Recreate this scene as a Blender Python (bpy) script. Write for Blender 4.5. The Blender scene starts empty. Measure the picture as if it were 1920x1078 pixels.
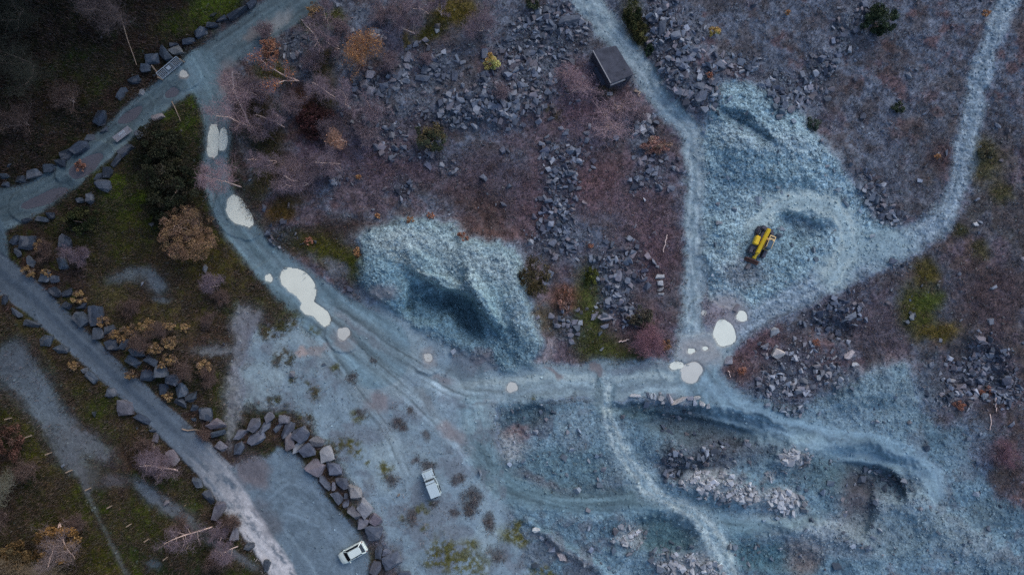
import bpy, bmesh, math, random
import numpy as np
from mathutils import Vector, Matrix, noise as mnoise

random.seed(7)
RNG = np.random.default_rng(11)
R = math.radians
SC = bpy.context.scene
COL = SC.collection

# ------------------------------------------------------------------ camera, sky, sun, exposure
S = 0.077            # metres per photograph pixel on the ground
H = 100.0            # camera height
cam = bpy.data.cameras.new('camera'); cam_o = bpy.data.objects.new('camera', cam); COL.objects.link(cam_o)
cam_o.location = (0, 0, H); cam_o.rotation_euler = (0, 0, 0)
cam.sensor_width = 36.0; cam.lens = 36.0 * H / (1920 * S); cam.clip_start = 1.0; cam.clip_end = 6000
SC.camera = cam_o

SUN_EL, SUN_AZ = R(38), R(35)      # azimuth clockwise from the top of the picture
world = bpy.data.worlds.new('World'); SC.world = world; world.use_nodes = True
wn = world.node_tree; wn.nodes.clear()
sky = wn.nodes.new('ShaderNodeTexSky'); sky.sky_type = 'NISHITA'; sky.sun_disc = False
sky.sun_elevation = SUN_EL; sky.sun_rotation = SUN_AZ; sky.air_density = 1.0; sky.dust_density = 1.0; sky.ozone_density = 3.0
bg = wn.nodes.new('ShaderNodeBackground'); bg.inputs['Strength'].default_value = 0.145
wo = wn.nodes.new('ShaderNodeOutputWorld')
wn.links.new(sky.outputs[0], bg.inputs['Color']); wn.links.new(bg.outputs[0], wo.inputs['Surface'])
sl = bpy.data.lights.new('sun', 'SUN'); sl.energy = 0.6; sl.angle = R(38); sl.color = (1.0, 0.97, 0.93)
so = bpy.data.objects.new('sun', sl); COL.objects.link(so)
sdir = Vector((math.sin(SUN_AZ) * math.cos(SUN_EL), math.cos(SUN_AZ) * math.cos(SUN_EL), math.sin(SUN_EL)))
so.rotation_euler = sdir.to_track_quat('Z', 'Y').to_euler()
SC.view_settings.view_transform = 'Standard'; SC.view_settings.look = 'None'
SC.view_settings.exposure = 0.75; SC.view_settings.gamma = 1.0
SC.cycles.max_bounces = 5; SC.cycles.diffuse_bounces = 3
SC.cycles.use_denoising = False; SC.cycles.filter_width = 1.5

# ------------------------------------------------------------------ helpers: colour, noise, masks
TINT = np.array([0.58, 0.69, 0.92])
def lin(*c):
    c = np.array(c, float) / 255
    return np.where(c <= .04045, c / 12.92, ((c + .055) / 1.055) ** 2.4)
def A(r, g, b): return np.clip(lin(r, g, b) / TINT, 0.002, 0.82)      # picture colour -> surface colour
def A4(r, g, b): return tuple(A(r, g, b)) + (1.0,)

def _hash(ix, iy, seed):
    h = (ix.astype(np.int64) * 374761393 + iy.astype(np.int64) * 668265263 + seed * 144665) & 0xffffffff
    h = ((h ^ (h >> 13)) * 1274126177) & 0xffffffff
    return ((h ^ (h >> 16)) & 0xffff) / 65535.0
def vnoise(x, y, seed):
    ix = np.floor(x); iy = np.floor(y); fx = x - ix; fy = y - iy
    fx = fx * fx * (3 - 2 * fx); fy = fy * fy * (3 - 2 * fy)
    a = _hash(ix, iy, seed); b = _hash(ix + 1, iy, seed); c = _hash(ix, iy + 1, seed); d = _hash(ix + 1, iy + 1, seed)
    return (a + (b - a) * fx) * (1 - fy) + (c + (d - c) * fx) * fy
def fbm(x, y, scale, seed, octv=4, gain=.5):
    t = 0; amp = 1; tot = 0; f = 1.0 / scale
    for k in range(octv):
        t = t + amp * vnoise(x * f + 17.3 * k, y * f - 9.1 * k, seed + 31 * k); tot += amp; amp *= gain; f *= 2.03
    return t / tot
def sstep(a, b, x):
    t = np.clip((x - a) / (b - a), 0, 1); return t * t * (3 - 2 * t)

# terrain grid in photograph pixels: fine inside the frame, coarse beyond it
def axis(lo, hi, far_lo, far_hi):
    fine = np.arange(lo, hi + .1, 2.0); out = []; s = 2.0; x = hi
    while x < far_hi: s *= 1.1; x += s; out.append(x)
    out2 = []; s = 2.0; x = lo
    while x > far_lo: s *= 1.1; x -= s; out2.append(x)
    return np.array(out2[::-1] + list(fine) + out)
US = axis(-60, 1980, -22000, 22000); VS = axis(-60, 1140, -22000, 22000)
U, V = np.meshgrid(US, VS)
NV, NU = U.shape
n_a = fbm(U, V, 34, 1, 4) - .5; n_b = fbm(U, V, 34, 2, 4) - .5
n_c = fbm(U, V, 9, 3, 3) - .5; n_d = fbm(U, V, 9, 4, 3) - .5
UW = U + 22 * n_a + 10 * n_c; VW = V + 22 * n_b + 10 * n_d          # ragged edges
UR = U + 6 * n_a + 3.5 * n_c; VR = V + 6 * n_b + 3.5 * n_d          # tidier edges for roads

def box(p, m):
    i0, i1 = np.searchsorted(US, [p[:, 0].min() - m, p[:, 0].max() + m]); j0, j1 = np.searchsorted(VS, [p[:, 1].min() - m, p[:, 1].max() + m])
    return slice(j0, max(j1, j0 + 1)), slice(i0, max(i1, i0 + 1))
def polydist(pts, x, y, closed):
    p = np.array(pts, float); n = len(p); d = np.full(x.shape, 1e9); s = np.zeros(x.shape); t = np.zeros(x.shape); w = np.zeros(x.shape); acc = 0.0
    for i in range(n if closed else n - 1):
        a = p[i, :2]; b = p[(i + 1) % n, :2]; e = b - a; L = math.hypot(*e) + 1e-9
        k = np.clip(((x - a[0]) * e[0] + (y - a[1]) * e[1]) / (L * L), 0, 1)
        dd = np.hypot(x - a[0] - k * e[0], y - a[1] - k * e[1]); m = dd < d
        d = np.where(m, dd, d); s = np.where(m, acc + k * L, s)
        t = np.where(m, ((x - a[0]) * e[1] - (y - a[1]) * e[0]) / L, t)
        if p.shape[1] > 2: w = np.where(m, p[i, 2] + (p[(i + 1) % n, 2] - p[i, 2]) * k, w)
        acc += L
    return d, s, t, w
def smooth_line(pts, n=6):
    p = np.array(pts, float); q = np.vstack([2 * p[0] - p[1], p, 2 * p[-1] - p[-2]]); out = []
    for i in range(1, len(q) - 2):
        for k in range(n):
            t = k / n; a, b, c, d = q[i - 1], q[i], q[i + 1], q[i + 2]
            out.append(.5 * ((2 * b) + (c - a) * t + (2 * a - 5 * b + 4 * c - d) * t * t + (3 * b - a - 3 * c + d) * t ** 3))
    out.append(p[-1]); return np.array(out)
def poly(pts, soft=8, rough=True):
    p = np.array(pts, float); js, is_ = box(p, soft + 30)
    x = (UW if rough else UR)[js, is_]; y = (VW if rough else VR)[js, is_]
    d = polydist(p, x, y, True)[0]; ins = np.zeros(x.shape, bool)
    for i in range(len(p)):
        (x1, y1), (x2, y2) = p[i], p[(i + 1) % len(p)]
        c = ((y1 > y) != (y2 > y)) & (x < (x2 - x1) * (y - y1) / (y2 - y1 + 1e-9) + x1); ins ^= c
    return (js, is_), sstep(-soft, soft, np.where(ins, d, -d))
def line(pts, soft=5, smooth=4, rough=False):
    p = smooth_line(pts, smooth); js, is_ = box(p, p[:, 2].max() + soft + 30)
    d, s, t, w = polydist(p, (UW if rough else UR)[js, is_], (VW if rough else VR)[js, is_], False)
    return (js, is_), sstep(soft, -soft, d - w / 2), s, t, w
def blob(u, v, ru, rv, ang=0, soft=.5, rough=True):
    m = max(ru, rv) * 1.6 + 20; p = np.array([[u - m, v - m], [u + m, v + m]]); js, is_ = box(p, 0)
    x = (UW if rough else UR)[js, is_] - u; y = (VW if rough else VR)[js, is_] - v; c, s = math.cos(R(ang)), math.sin(R(ang))
    q = np.hypot((x * c - y * s) / ru, (x * s + y * c) / rv)
    return (js, is_), sstep(1 + soft, 1 - soft, q)

# ------------------------------------------------------------------ the ground: albedo, stoniness, class, height, densities
ALB = np.zeros((NV, NU, 3)); STONE = np.full((NV, NU), .45); Z = np.zeros((NV, NU)); CLS = np.zeros((NV, NU), np.int32)
RUB = np.full((NV, NU), .12); SCR = np.full((NV, NU), 1.2); HEA = np.full((NV, NU), 5.0); GRS = np.zeros((NV, NU)); PALE = np.zeros((NV, NU))
NAMES = ['ground']
def paint(M, col, k=1.0, var=.35, vs=14, seed=5):
    sl_, m = M; m = np.clip(m * k, 0, 1)[..., None]
    n = (fbm(U[sl_], V[sl_], vs, seed, 4, .6) - .5) * 2 * var
    ALB[sl_] = ALB[sl_] * (1 - m) + m * np.asarray(col) * (1 + n)[..., None]
def setf(F, M, val, k=1.0):
    sl_, m = M; m = np.clip(m * k, 0, 1); F[sl_] = F[sl_] * (1 - m) + val * m
def addz(M, h): sl_, m = M; Z[sl_] += h * m
def cls(M, name, th=.5):
    if name not in NAMES: NAMES.append(name)
    sl_, m = M; c = CLS[sl_]; c[m > th] = NAMES.index(name)

# background: heather, bluish shale, brown scrub
b1 = fbm(U, V, 120, 21, 4); b2 = fbm(U, V, 60, 22, 5, .6); b3 = fbm(U, V, 26, 23, 4, .6); b4 = fbm(U, V, 7, 24, 3, .7)
heather = A(83, 78, 92); shale = A(83, 93, 113); russet = A(86, 72, 80); olive = A(62, 62, 56)
mix = lambda a, b, m: a * (1 - m[..., None]) + b * m[..., None]
ALB[:] = mix(heather, shale, sstep(.36, .56, b2 + .25 * (b3 - .5) + .14 * sstep(300, 60, V) + .1 * sstep(1350, 1600, U) * sstep(500, 300, V)))
ALB[:] = mix(ALB, russet, .85 * sstep(.54, .68, b3 * .6 + b1 * .4))
rightm = sstep(1560, 1840, U) * sstep(120, 320, V) * sstep(900, 760, V)
ALB[:] = mix(ALB, A(64, 66, 76), .8 * rightm * sstep(.3, .6, b2))
ALB[:] = mix(ALB, olive, .4 * rightm * sstep(.5, .62, b3))
ALB[:] = mix(ALB, A(66, 62, 66), .6 * sstep(.5, .62, fbm(U, V, 40, 26, 5, .65)))
ALB *= (1 + 1.1 * (b4 - .5))[..., None]
# the wooded, mossy west side
west = sstep(520, 400, UW + .0 * V); west = np.maximum(west * (V > -500), 0)
lw = sstep(560, 470, UW - .35 * (VW - 500))
wcol = mix(A(58, 66, 34), A(66, 56, 54), sstep(.42, .58, b3)); wcol = mix(wcol, A(40, 48, 30), sstep(.5, .62, b2))
wcol = wcol * (1 + .9 * (b4 - .5))[..., None]
ALB[:] = mix(ALB, wcol, lw); HEA[:] = HEA * (1 - lw) + 5 * lw; RUB *= (1 - .9 * lw); SCR *= (1 - .8 * lw); GRS += 10 * lw
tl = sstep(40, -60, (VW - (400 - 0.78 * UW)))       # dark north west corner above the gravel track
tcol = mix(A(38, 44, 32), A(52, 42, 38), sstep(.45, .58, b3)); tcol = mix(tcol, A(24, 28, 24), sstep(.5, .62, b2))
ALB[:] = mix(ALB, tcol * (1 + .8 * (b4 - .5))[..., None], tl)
for a in [(380, 22, 75, 22, 30, (70, 88, 30)), (420, 10, 60, 15, 30, (66, 82, 30)), (130, 125, 60, 30, 20, (52, 66, 34)), (180, 150, 50, 24, 40, (54, 66, 32)), (95, 215, 40, 40, 60, (40, 52, 32)), (330, 40, 40, 20, 0, (58, 74, 28))]:
    M = blob(*a[:5], .6); paint(M, A(*a[5]), .9, .4); setf(GRS, M, 22)
paint(blob(95, 190, 70, 30, 30, .6), A(66, 50, 46), .7, .5)
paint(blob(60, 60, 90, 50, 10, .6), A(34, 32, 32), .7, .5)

# moss and grass
for a in [(345, 220, 40, 35, 0, (72, 98, 28)), (225, 350, 22, 70, 65, (76, 96, 30)), (235, 400, 45, 30, 0, (74, 92, 32)), (250, 440, 60, 40, 20, (80, 86, 36)),
          (180, 450, 60, 40, 0, (62, 70, 40)), (420, 480, 60, 30, -40, (72, 72, 34)), (345, 510, 90, 35, 0, (84, 80, 40)), (230, 560, 60, 40, 0, (86, 84, 60)), (330, 590, 80, 40, 0, (78, 80, 44)),
          (480, 560, 45, 35, -40, (74, 76, 34)), (530, 590, 40, 25, -20, (76, 80, 32)), (395, 640, 50, 40, 0, (76, 62, 56)), (430, 720, 20, 50, 80, (62, 70, 30)), (405, 760, 14, 30, 0, (62, 76, 26)),
          (110, 670, 90, 34, -35, (58, 74, 30)), (60, 640, 60, 25, -35, (72, 68, 46)), (200, 760, 60, 40, -40, (60, 74, 32)), (150, 690, 60, 30, -35, (72, 66, 40)), (255, 800, 50, 40, -30, (66, 72, 42)),
          (60, 830, 90, 24, -50, (74, 80, 26)), (140, 920, 140, 26, -55, (72, 78, 24)), (220, 1010, 110, 45, -55, (64, 82, 24)), (300, 990, 80, 30, -40, (62, 74, 30)), (180, 1050, 60, 40, 0, (70, 74, 26)), (330, 1060, 120, 25, -20, (44, 62, 40)),
          (90, 980, 60, 40, -30, (60, 66, 28)), (350, 930, 60, 30, -30, (56, 68, 34)), (470, 1060, 30, 30, 0, (54, 66, 28)), (40, 760, 40, 16, -50, (76, 72, 44))]:
    M = blob(*a[:5], .65); paint(M, A(*a[5]), .9, .45, 10); setf(GRS, M, 26)
for a in [(570, 450, 60, 26, 0, (44, 46, 24)), (620, 470, 50, 30, -30, (66, 70, 18)), (665, 500, 20, 30, 0, (60, 66, 20)), (540, 380, 26, 18, 30, (82, 66, 34)), (525, 395, 30, 20, 30, (78, 62, 32)), (500, 330, 50, 22, 60, (66, 64, 28)),
          (630, 35, 24, 16, 0, (70, 76, 20)), (580, 50, 26, 14, -20, (50, 54, 24)), (510, 140, 40, 24, 0, (66, 66, 26)), (850, 20, 50, 30, 0, (80, 74, 30)), (810, 55, 40, 16, 30, (60, 62, 22)), (760, 78, 6, 16, 0, (90, 84, 30)),
          (600, 120, 24, 40, 20, (58, 54, 30)), (480, 220, 40, 70, 40, (56, 48, 34)), (590, 230, 45, 36, 30, (66, 42, 44)), (570, 190, 30, 40, 60, (62, 42, 42)), (620, 180, 26, 20, 0, (56, 54, 36)), (500, 270, 30, 40, 0, (46, 46, 34)),
          (1104, 570, 30, 70, 0, (64, 72, 28)), (1125, 648, 52, 36, -30, (60, 68, 30)), (1185, 665, 28, 14, 0, (66, 70, 28)), (1110, 520, 16, 22, 0, (70, 78, 26)), (1030, 600, 40, 30, -30, (70, 62, 46)), (1060, 560, 26, 26, 0, (104, 76, 66)),
          (1720, 585, 36, 46, 0, (66, 70, 28)), (1735, 510, 22, 26, 0, (68, 64, 30)), (1745, 560, 26, 22, 0, (62, 74, 32)), (1760, 620, 40, 16, 0, (82, 74, 34)), (1135, 175, 16, 12, 0, (70, 72, 20)), (1160, 200, 14, 6, -30, (64, 66, 24)), (1045, 218, 10, 8, 0, (76, 76, 26)), (1025, 205, 8, 6, 0, (72, 72, 26)),
          (1195, 50, 24, 50, 20, (58, 60, 34)), (1840, 300, 40, 40, 0, (74, 74, 54)), (1840, 470, 20, 16, 0, (66, 66, 48)), (1880, 360, 20, 24, 0, (66, 66, 46)), (1800, 430, 16, 12, 0, (60, 62, 46))]:
    M = blob(*a[:5], .55); paint(M, A(*a[5]), .92, .4, 9); setf(GRS, M, 30); setf(HEA, M, 4); setf(RUB, M, .1); setf(SCR, M, .3)
# darker scrub, reddish brush
for a in [(830, 430, 160, 14, -3, (78, 62, 62)), (900, 380, 80, 40, -30, (66, 52, 52)), (640, 430, 60, 24, 0, (50, 44, 44)), (1060, 300, 30, 20, 0, (92, 72, 74)), (1100, 340, 80, 60, 0, (92, 74, 84)), (1210, 400, 60, 80, 0, (88, 74, 86)), (730, 310, 90, 40, 0, (76, 68, 84)),
          (1230, 480, 40, 60, 0, (84, 70, 82)), (1000, 380, 50, 60, 0, (86, 72, 84)), (900, 320, 90, 40, 0, (74, 68, 82)), (1780, 300, 30, 36, 30, (72, 58, 64)), (1460, 570, 80, 20, 30, (90, 74, 80)), (1420, 640, 40, 40, 0, (92, 72, 82)), (1560, 560, 60, 30, 0, (72, 72, 88)), (1640, 620, 60, 40, 0, (74, 72, 86)), (1190, 610, 50, 40, 0, (84, 68, 76)), (1100, 210, 70, 50, 0, (92, 78, 94)), (1080, 145, 40, 30, 0, (96, 80, 96)), (600, 300, 90, 40, 30, (84, 78, 98)),
          (1385, 690, 20, 40, 60, (90, 74, 80)), (1860, 560, 60, 60, 0, (72, 62, 70)), (1855, 770, 40, 16, 30, (64, 52, 48)), (1850, 850, 35, 22, 20, (90, 70, 82)), (1880, 895, 40, 22, 30, (58, 54, 56))]:
    M = blob(*a[:5], .7); paint(M, A(*a[5]), .8, .45, 8, 9); setf(HEA, M, 8)

# gravel clearings on the west side
for a in [(58, 722, 66, 44, -38, (88, 104, 124)), (92, 776, 46, 30, -45, (88, 103, 122)), (30, 670, 40, 40, 0, (76, 88, 106)), (130, 860, 60, 24, -50, (82, 92, 108)), (160, 830, 60, 26, -35, (86, 96, 112)), (290, 930, 60, 14, -35, (92, 106, 126)), (330, 960, 60, 18, -30, (84, 94, 110)), (440, 1040, 70, 12, -35, (84, 92, 106)), (285, 1060, 20, 10, 0, (66, 80, 96)),
          (290, 530, 34, 22, -25, (82, 96, 114)), (300, 560, 26, 8, -10, (78, 90, 106)), (240, 520, 40, 14, 10, (78, 90, 104)), (400, 655, 40, 14, 0, (96, 104, 116)), (480, 610, 40, 40, 0, (92, 98, 114)), (500, 680, 60, 60, 0, (106, 114, 132)), (540, 640, 60, 40, 20, (100, 104, 122)), (210, 905, 30, 20, 0, (74, 76, 88)), (170, 900, 14, 30, -20, (66, 70, 76))]:
    M = blob(*a[:5], .6); paint(M, A(*a[5]), .9, .14, 12, 13); setf(GRS, M, .6); setf(HEA, M, .6); setf(SCR, M, 1); setf(STONE, M, .2)
# upper gully
paint(blob(690, 30, 60, 22, 20, .7), A(84, 98, 122), .8, .25); paint(blob(720, 70, 40, 26, 0, .7), A(74, 68, 86), .6)

# quarry floor (compacted gravel) and excavated shale
M = poly([(560, 540), (640, 575), (720, 575), (800, 620), (880, 660), (1000, 690), (1100, 680), (1270, 680), (1310, 720), (1290, 760), (1180, 745), (1000, 745), (930, 760), (930, 830), (960, 900), (960, 980), (1010, 1090), (760, 1090), (730, 1020), (640, 880), (580, 800), (530, 770), (455, 760), (450, 690), (490, 620), (560, 600)], 16)
paint(M, A(108, 130, 156), .96, .22, 40, 15); setf(HEA, M, .3); setf(GRS, M, 0); setf(RUB, M, .02); setf(SCR, M, .5); setf(STONE, M, .15); cls(M, 'quarry_floor')
M = poly([(930, 745), (1000, 750), (1180, 750), (1300, 765), (1380, 740), (1500, 760), (1560, 740), (1640, 690), (1700, 680), (1720, 750), (1750, 800), (1800, 800), (1830, 870), (1860, 930), (1930, 960), (2000, 980), (2000, 1140), (1020, 1140), (985, 1040), (960, 960), (940, 860)], 14)
paint(M, A(92, 121, 150), .97, .3, 22, 16); setf(HEA, M, .3); setf(GRS, M, 0); setf(RUB, M, .15); setf(SCR, M, 8); setf(STONE, M, .5); cls(M, 'excavated_shale')
MC = M
sl_, m = M; ALB[sl_] = mix(ALB[sl_], ALB[sl_] * np.array([.62, .68, .72]), m * sstep(.47, .62, fbm(UW[sl_], VW[sl_] * 1.3, 60, 90, 5, .6)))
sl_, m = M; ALB[sl_] = mix(ALB[sl_], ALB[sl_] * np.array([1.4, 1.3, 1.25]), m * sstep(.52, .64, fbm(UW[sl_], VW[sl_] * 1.5, 44, 91, 5, .65)))
sl_, m = M; ALB[sl_] = mix(ALB[sl_], np.broadcast_to(A(86, 96, 118), ALB[sl_].shape), .7 * m * sstep(.52, .64, fbm(UW[sl_], VW[sl_], 52, 94, 5, .65)))

# spoil heaps
HA = [(672, 520), (678, 455), (700, 428), (740, 414), (800, 410), (850, 425), (880, 445), (940, 452), (978, 480), (985, 540), (998, 590), (1010, 640), (1002, 685), (955, 697), (890, 668), (800, 625), (730, 580), (690, 555)]
M = poly(HA, 11); paint(M, A(108, 138, 164), 1, .25, 12, 17); setf(HEA, M, 0); setf(GRS, M, 0); setf(RUB, M, .0); setf(SCR, M, 16); setf(STONE, M, .85); cls(M, 'spoil_heap'); MA = M
HB = [(1335, 170), (1385, 150), (1425, 158), (1465, 195), (1510, 225), (1560, 290), (1600, 350), (1640, 410), (1690, 450), (1640, 485), (1540, 530), (1440, 580), (1390, 600), (1325, 560), (1318, 470), (1322, 330), (1318, 245)]
M = poly(HB, 12); paint(M, A(112, 140, 166), 1, .3, 12, 18); setf(HEA, M, 0); setf(GRS, M, 0); setf(RUB, M, .2); setf(SCR, M, 14); setf(STONE, M, 1.0); cls(M, 'spoil_apron'); MB_ = M
for a in [(1440, 262, 110, 26, -12, (128, 150, 176)), (1400, 380, 60, 50, 0, (124, 150, 176)), (1360, 500, 45, 40, 0, (128, 152, 176)), (1560, 400, 70, 80, 0, (118, 146, 176)),
          (760, 450, 70, 26, 0, (134, 154, 176)), (770, 500, 60, 12, -40, (142, 160, 176)), (930, 500, 50, 30, -30, (130, 148, 168)), (975, 610, 26, 60, 10, (128, 148, 170)), (860, 490, 40, 60, 40, (128, 150, 172))]:
    paint(blob(*a[:5], .7), A(*a[5]), .7, .25, 8, 19)
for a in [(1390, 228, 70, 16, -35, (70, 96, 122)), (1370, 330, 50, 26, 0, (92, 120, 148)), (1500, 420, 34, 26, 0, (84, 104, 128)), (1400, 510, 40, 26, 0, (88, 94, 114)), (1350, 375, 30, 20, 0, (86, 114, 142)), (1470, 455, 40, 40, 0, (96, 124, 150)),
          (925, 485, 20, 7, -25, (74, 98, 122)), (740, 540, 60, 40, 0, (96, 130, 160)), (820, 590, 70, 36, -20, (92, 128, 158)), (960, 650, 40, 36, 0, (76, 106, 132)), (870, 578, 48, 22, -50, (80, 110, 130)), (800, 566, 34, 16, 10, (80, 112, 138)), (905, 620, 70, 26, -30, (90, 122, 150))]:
    paint(blob(*a[:5], .7), A(*a[5]), .75, .25, 8, 19)  # darker patches; the hollows among them have shade painted in
paint(poly([(876, 655), (900, 650), (925, 662), (930, 685), (895, 690), (880, 675)], 3), A(98, 108, 130), .85, .15)
paint(poly([(1012, 668), (1020, 640), (1036, 632), (1044, 660), (1030, 676), (1004, 690)], 3), A(116, 114, 128), .85, .15)

# pits and piles in the excavated part (pits painted darker, adding to their shade)
for a in [(1340, 805, 130, 34, -6, (72, 90, 110)), (1340, 850, 110, 36, 10, (70, 80, 100)), (1590, 890, 110, 36, -8, (68, 92, 112)), (1660, 890, 44, 34, -30, (60, 78, 98)), (1610, 950, 40, 64, 0, (72, 74, 90)), (1630, 1000, 60, 20, 0, (74, 74, 88)), (1250, 1000, 66, 38, 0, (66, 96, 116)), (985, 775, 50, 24, 30, (66, 90, 112)), (970, 815, 22, 14, 0, (92, 80, 96)), (1060, 880, 90, 40, 0, (84, 112, 136)), (1130, 930, 180, 16, -4, (84, 104, 124)), (1200, 770, 40, 16, 0, (60, 84, 104)), (1420, 1040, 90, 30, -10, (66, 98, 122)), (1510, 1040, 30, 40, -40, (100, 100, 112)), (1620, 1000, 50, 14, 0, (80, 84, 98)), (1020, 905, 60, 10, -20, (86, 92, 110))]:
    M = blob(*a[:5], .6); paint(M, A(*a[5]), .92, .4, 9, 20); setf(SCR, M, 9); setf(RUB, M, .7)
for a in [(1320, 895, 40, 14, 0), (1370, 920, 90, 20, -12), (1460, 940, 50, 24, -8), (1490, 850, 40, 22, 30), (1440, 890, 10, 10, 0), (1180, 1005, 26, 22, 40), (1300, 1060, 70, 26, -10), (1330, 1035, 40, 14, 20)]:
    M = blob(*a[:5], .4); paint(M, A(128, 140, 160), .6, .3, 6); setf(RUB, M, 9); setf(PALE, M, 1)
for a in [(1560, 1010, 90, 30, -10, (112, 124, 146)), (1700, 930, 60, 40, 40, (114, 136, 162)), (1800, 1010, 90, 30, -30, (120, 138, 160)), (1700, 1000, 120, 40, 0, (104, 128, 152)), (1620, 740, 80, 40, 30, (106, 130, 154)), (1700, 760, 60, 60, 0, (98, 122, 146)), (1850, 960, 40, 24, 0, (84, 104, 124)), (1820, 830, 40, 60, 0, (92, 114, 140)), (960, 840, 30, 26, 0, (136, 148, 168)), (1080, 800, 40, 30, 0, (108, 132, 158)), (1480, 980, 80, 24, -8, (134, 154, 180)), (1590, 790, 80, 24, -12, (110, 136, 164)), (1060, 1040, 70, 10, -35, (130, 134, 152))]:
    paint(blob(*a[:5], .7), A(*a[5]), .7, .3, 8, 25)

# rubble fields: blocks, with the shade in their gaps painted into the ground
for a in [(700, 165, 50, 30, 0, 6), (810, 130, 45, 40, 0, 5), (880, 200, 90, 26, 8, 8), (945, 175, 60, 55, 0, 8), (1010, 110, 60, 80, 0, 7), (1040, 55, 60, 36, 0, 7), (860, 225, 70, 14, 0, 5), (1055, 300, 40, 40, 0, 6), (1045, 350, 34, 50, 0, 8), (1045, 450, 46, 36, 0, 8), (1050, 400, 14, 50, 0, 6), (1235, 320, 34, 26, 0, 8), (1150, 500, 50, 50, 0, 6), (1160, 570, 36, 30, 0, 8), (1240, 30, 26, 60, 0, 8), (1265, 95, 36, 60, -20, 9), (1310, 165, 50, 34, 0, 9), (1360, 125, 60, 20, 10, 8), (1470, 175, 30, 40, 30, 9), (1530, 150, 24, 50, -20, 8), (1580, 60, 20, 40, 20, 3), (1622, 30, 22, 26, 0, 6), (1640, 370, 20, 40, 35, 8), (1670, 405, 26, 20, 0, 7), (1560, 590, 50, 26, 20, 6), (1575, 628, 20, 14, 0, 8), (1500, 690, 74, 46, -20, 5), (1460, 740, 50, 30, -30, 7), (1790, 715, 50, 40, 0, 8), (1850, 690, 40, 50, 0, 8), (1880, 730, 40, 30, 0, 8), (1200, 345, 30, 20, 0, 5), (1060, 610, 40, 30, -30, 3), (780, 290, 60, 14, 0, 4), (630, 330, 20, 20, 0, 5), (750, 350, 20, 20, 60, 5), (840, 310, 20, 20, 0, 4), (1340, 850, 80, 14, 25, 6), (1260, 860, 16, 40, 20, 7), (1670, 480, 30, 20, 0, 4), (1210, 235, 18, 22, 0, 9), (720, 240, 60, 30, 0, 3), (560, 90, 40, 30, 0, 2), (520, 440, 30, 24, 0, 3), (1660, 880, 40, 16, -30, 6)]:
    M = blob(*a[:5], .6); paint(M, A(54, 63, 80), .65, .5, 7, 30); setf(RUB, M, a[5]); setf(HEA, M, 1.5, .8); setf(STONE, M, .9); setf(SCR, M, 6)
setf(PALE, blob(1210, 235, 18, 22, 0, .4), 1); setf(PALE, blob(1500, 690, 80, 50, -20, .5), .5); setf(PALE, blob(1350, 530, 40, 30), 1)
M = blob(709, 69, 13, 10, 0, .3); setf(RUB, M, 26); setf(PALE, M, 1); setf(HEA, M, 0)

# roads and tracks: (u, v, width)
def road(name, pts, col, soft=5, k=.95, streak=.3, stone=.2, scr=1.5, seed=40, rough=False):
    M5 = line(pts, soft, 4, rough); (sl_, m, s, t, w) = M5; M = (sl_, m)
    paint(M, col, k, .16, 16, seed)
    n = fbm(t, s * .06, 7, seed + 1, 3) - .5
    ALB[sl_] *= (1 + (2 * streak * n * m))[..., None]
    setf(HEA, M, 0); setf(GRS, M, 0); setf(RUB, M, 0); setf(SCR, M, scr); setf(STONE, M, stone)
    if name: cls(M, name, .45)
    return M5
def ruts(M5, off, width, col, k):
    sl_, m, s, t, w = M5
    for o in off: paint((sl_, m * sstep(width, width * .3, np.abs(t - o + 3 * (fbm(s, t * 0, 40, 77, 2) - .5)))), col, k, .2, 8)
R1 = [(-120, 420, 70), (-20, 400, 84), (60, 372, 66), (130, 325, 58), (200, 268, 54), (262, 212, 54), (320, 167, 58), (380, 125, 66), (440, 82, 64), (500, 40, 66), (560, 0, 74), (640, -60, 70)]
M5 = road('gravel_track', R1, A(82, 102, 122), 5, .95, .5, .12, .4); ruts(M5, [-12, 10], 5, A(70, 92, 112), .4)
road('gravel_track', [(-70, 395, 90), (-40, 450, 110), (-45, 520, 110)], A(72, 92, 114), 5, .95, .4, .12, .4, 51)
R2 = [(372, 128, 70), (402, 190, 60), (407, 250, 50), (404, 310, 48), (412, 365, 52), (440, 420, 60), (482, 472, 64), (530, 518, 78), (580, 562, 90), (640, 612, 110), (700, 660, 140)]
M5 = road('gravel_track', R2, A(94, 120, 144), 8, .9, .5, .12, .4)
ruts(M5, [-14, 12], 6, A(92, 112, 134), .4)
R3 = [(-120, 420, 60), (-20, 500, 66), (45, 545, 62), (110, 605, 54), (200, 690, 52), (300, 782, 54), (400, 880, 62), (480, 980, 70), (550, 1080, 76), (590, 1140, 76)]
M5 = road('asphalt_lane', R3, A(80, 95, 115), 3, 1, .3, .08, .2); MR3 = M5
sl_, m, s, t, w = M5
wear = sstep(600, 860, s) * m
ruts((sl_, m * sstep(700, 500, s), s, t, w), [0], 10, A(60, 76, 98), .6)
paint((sl_, wear * sstep(.3, .56, .5 * fbm(t, s * .16, 9, 61, 5, .7) + .5 * fbm(t, s * .5, 7, 62, 4, .7) + .1 * sstep(900, 1100, s))), A(172, 178, 194), .95, .2, 5)
ruts((sl_, m * sstep(600, 760, s), s, t, w), [-18, 19], 4, A(150, 160, 178), .5)
R4 = [(1060, -60, 60), (1095, -5, 52), (1140, 50, 44), (1185, 105, 42), (1232, 170, 42), (1270, 222, 44), (1298, 262, 40), (1306, 330, 36), (1302, 420, 36), (1300, 500, 38), (1298, 580, 40), (1294, 650, 52), (1290, 700, 64)]
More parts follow.
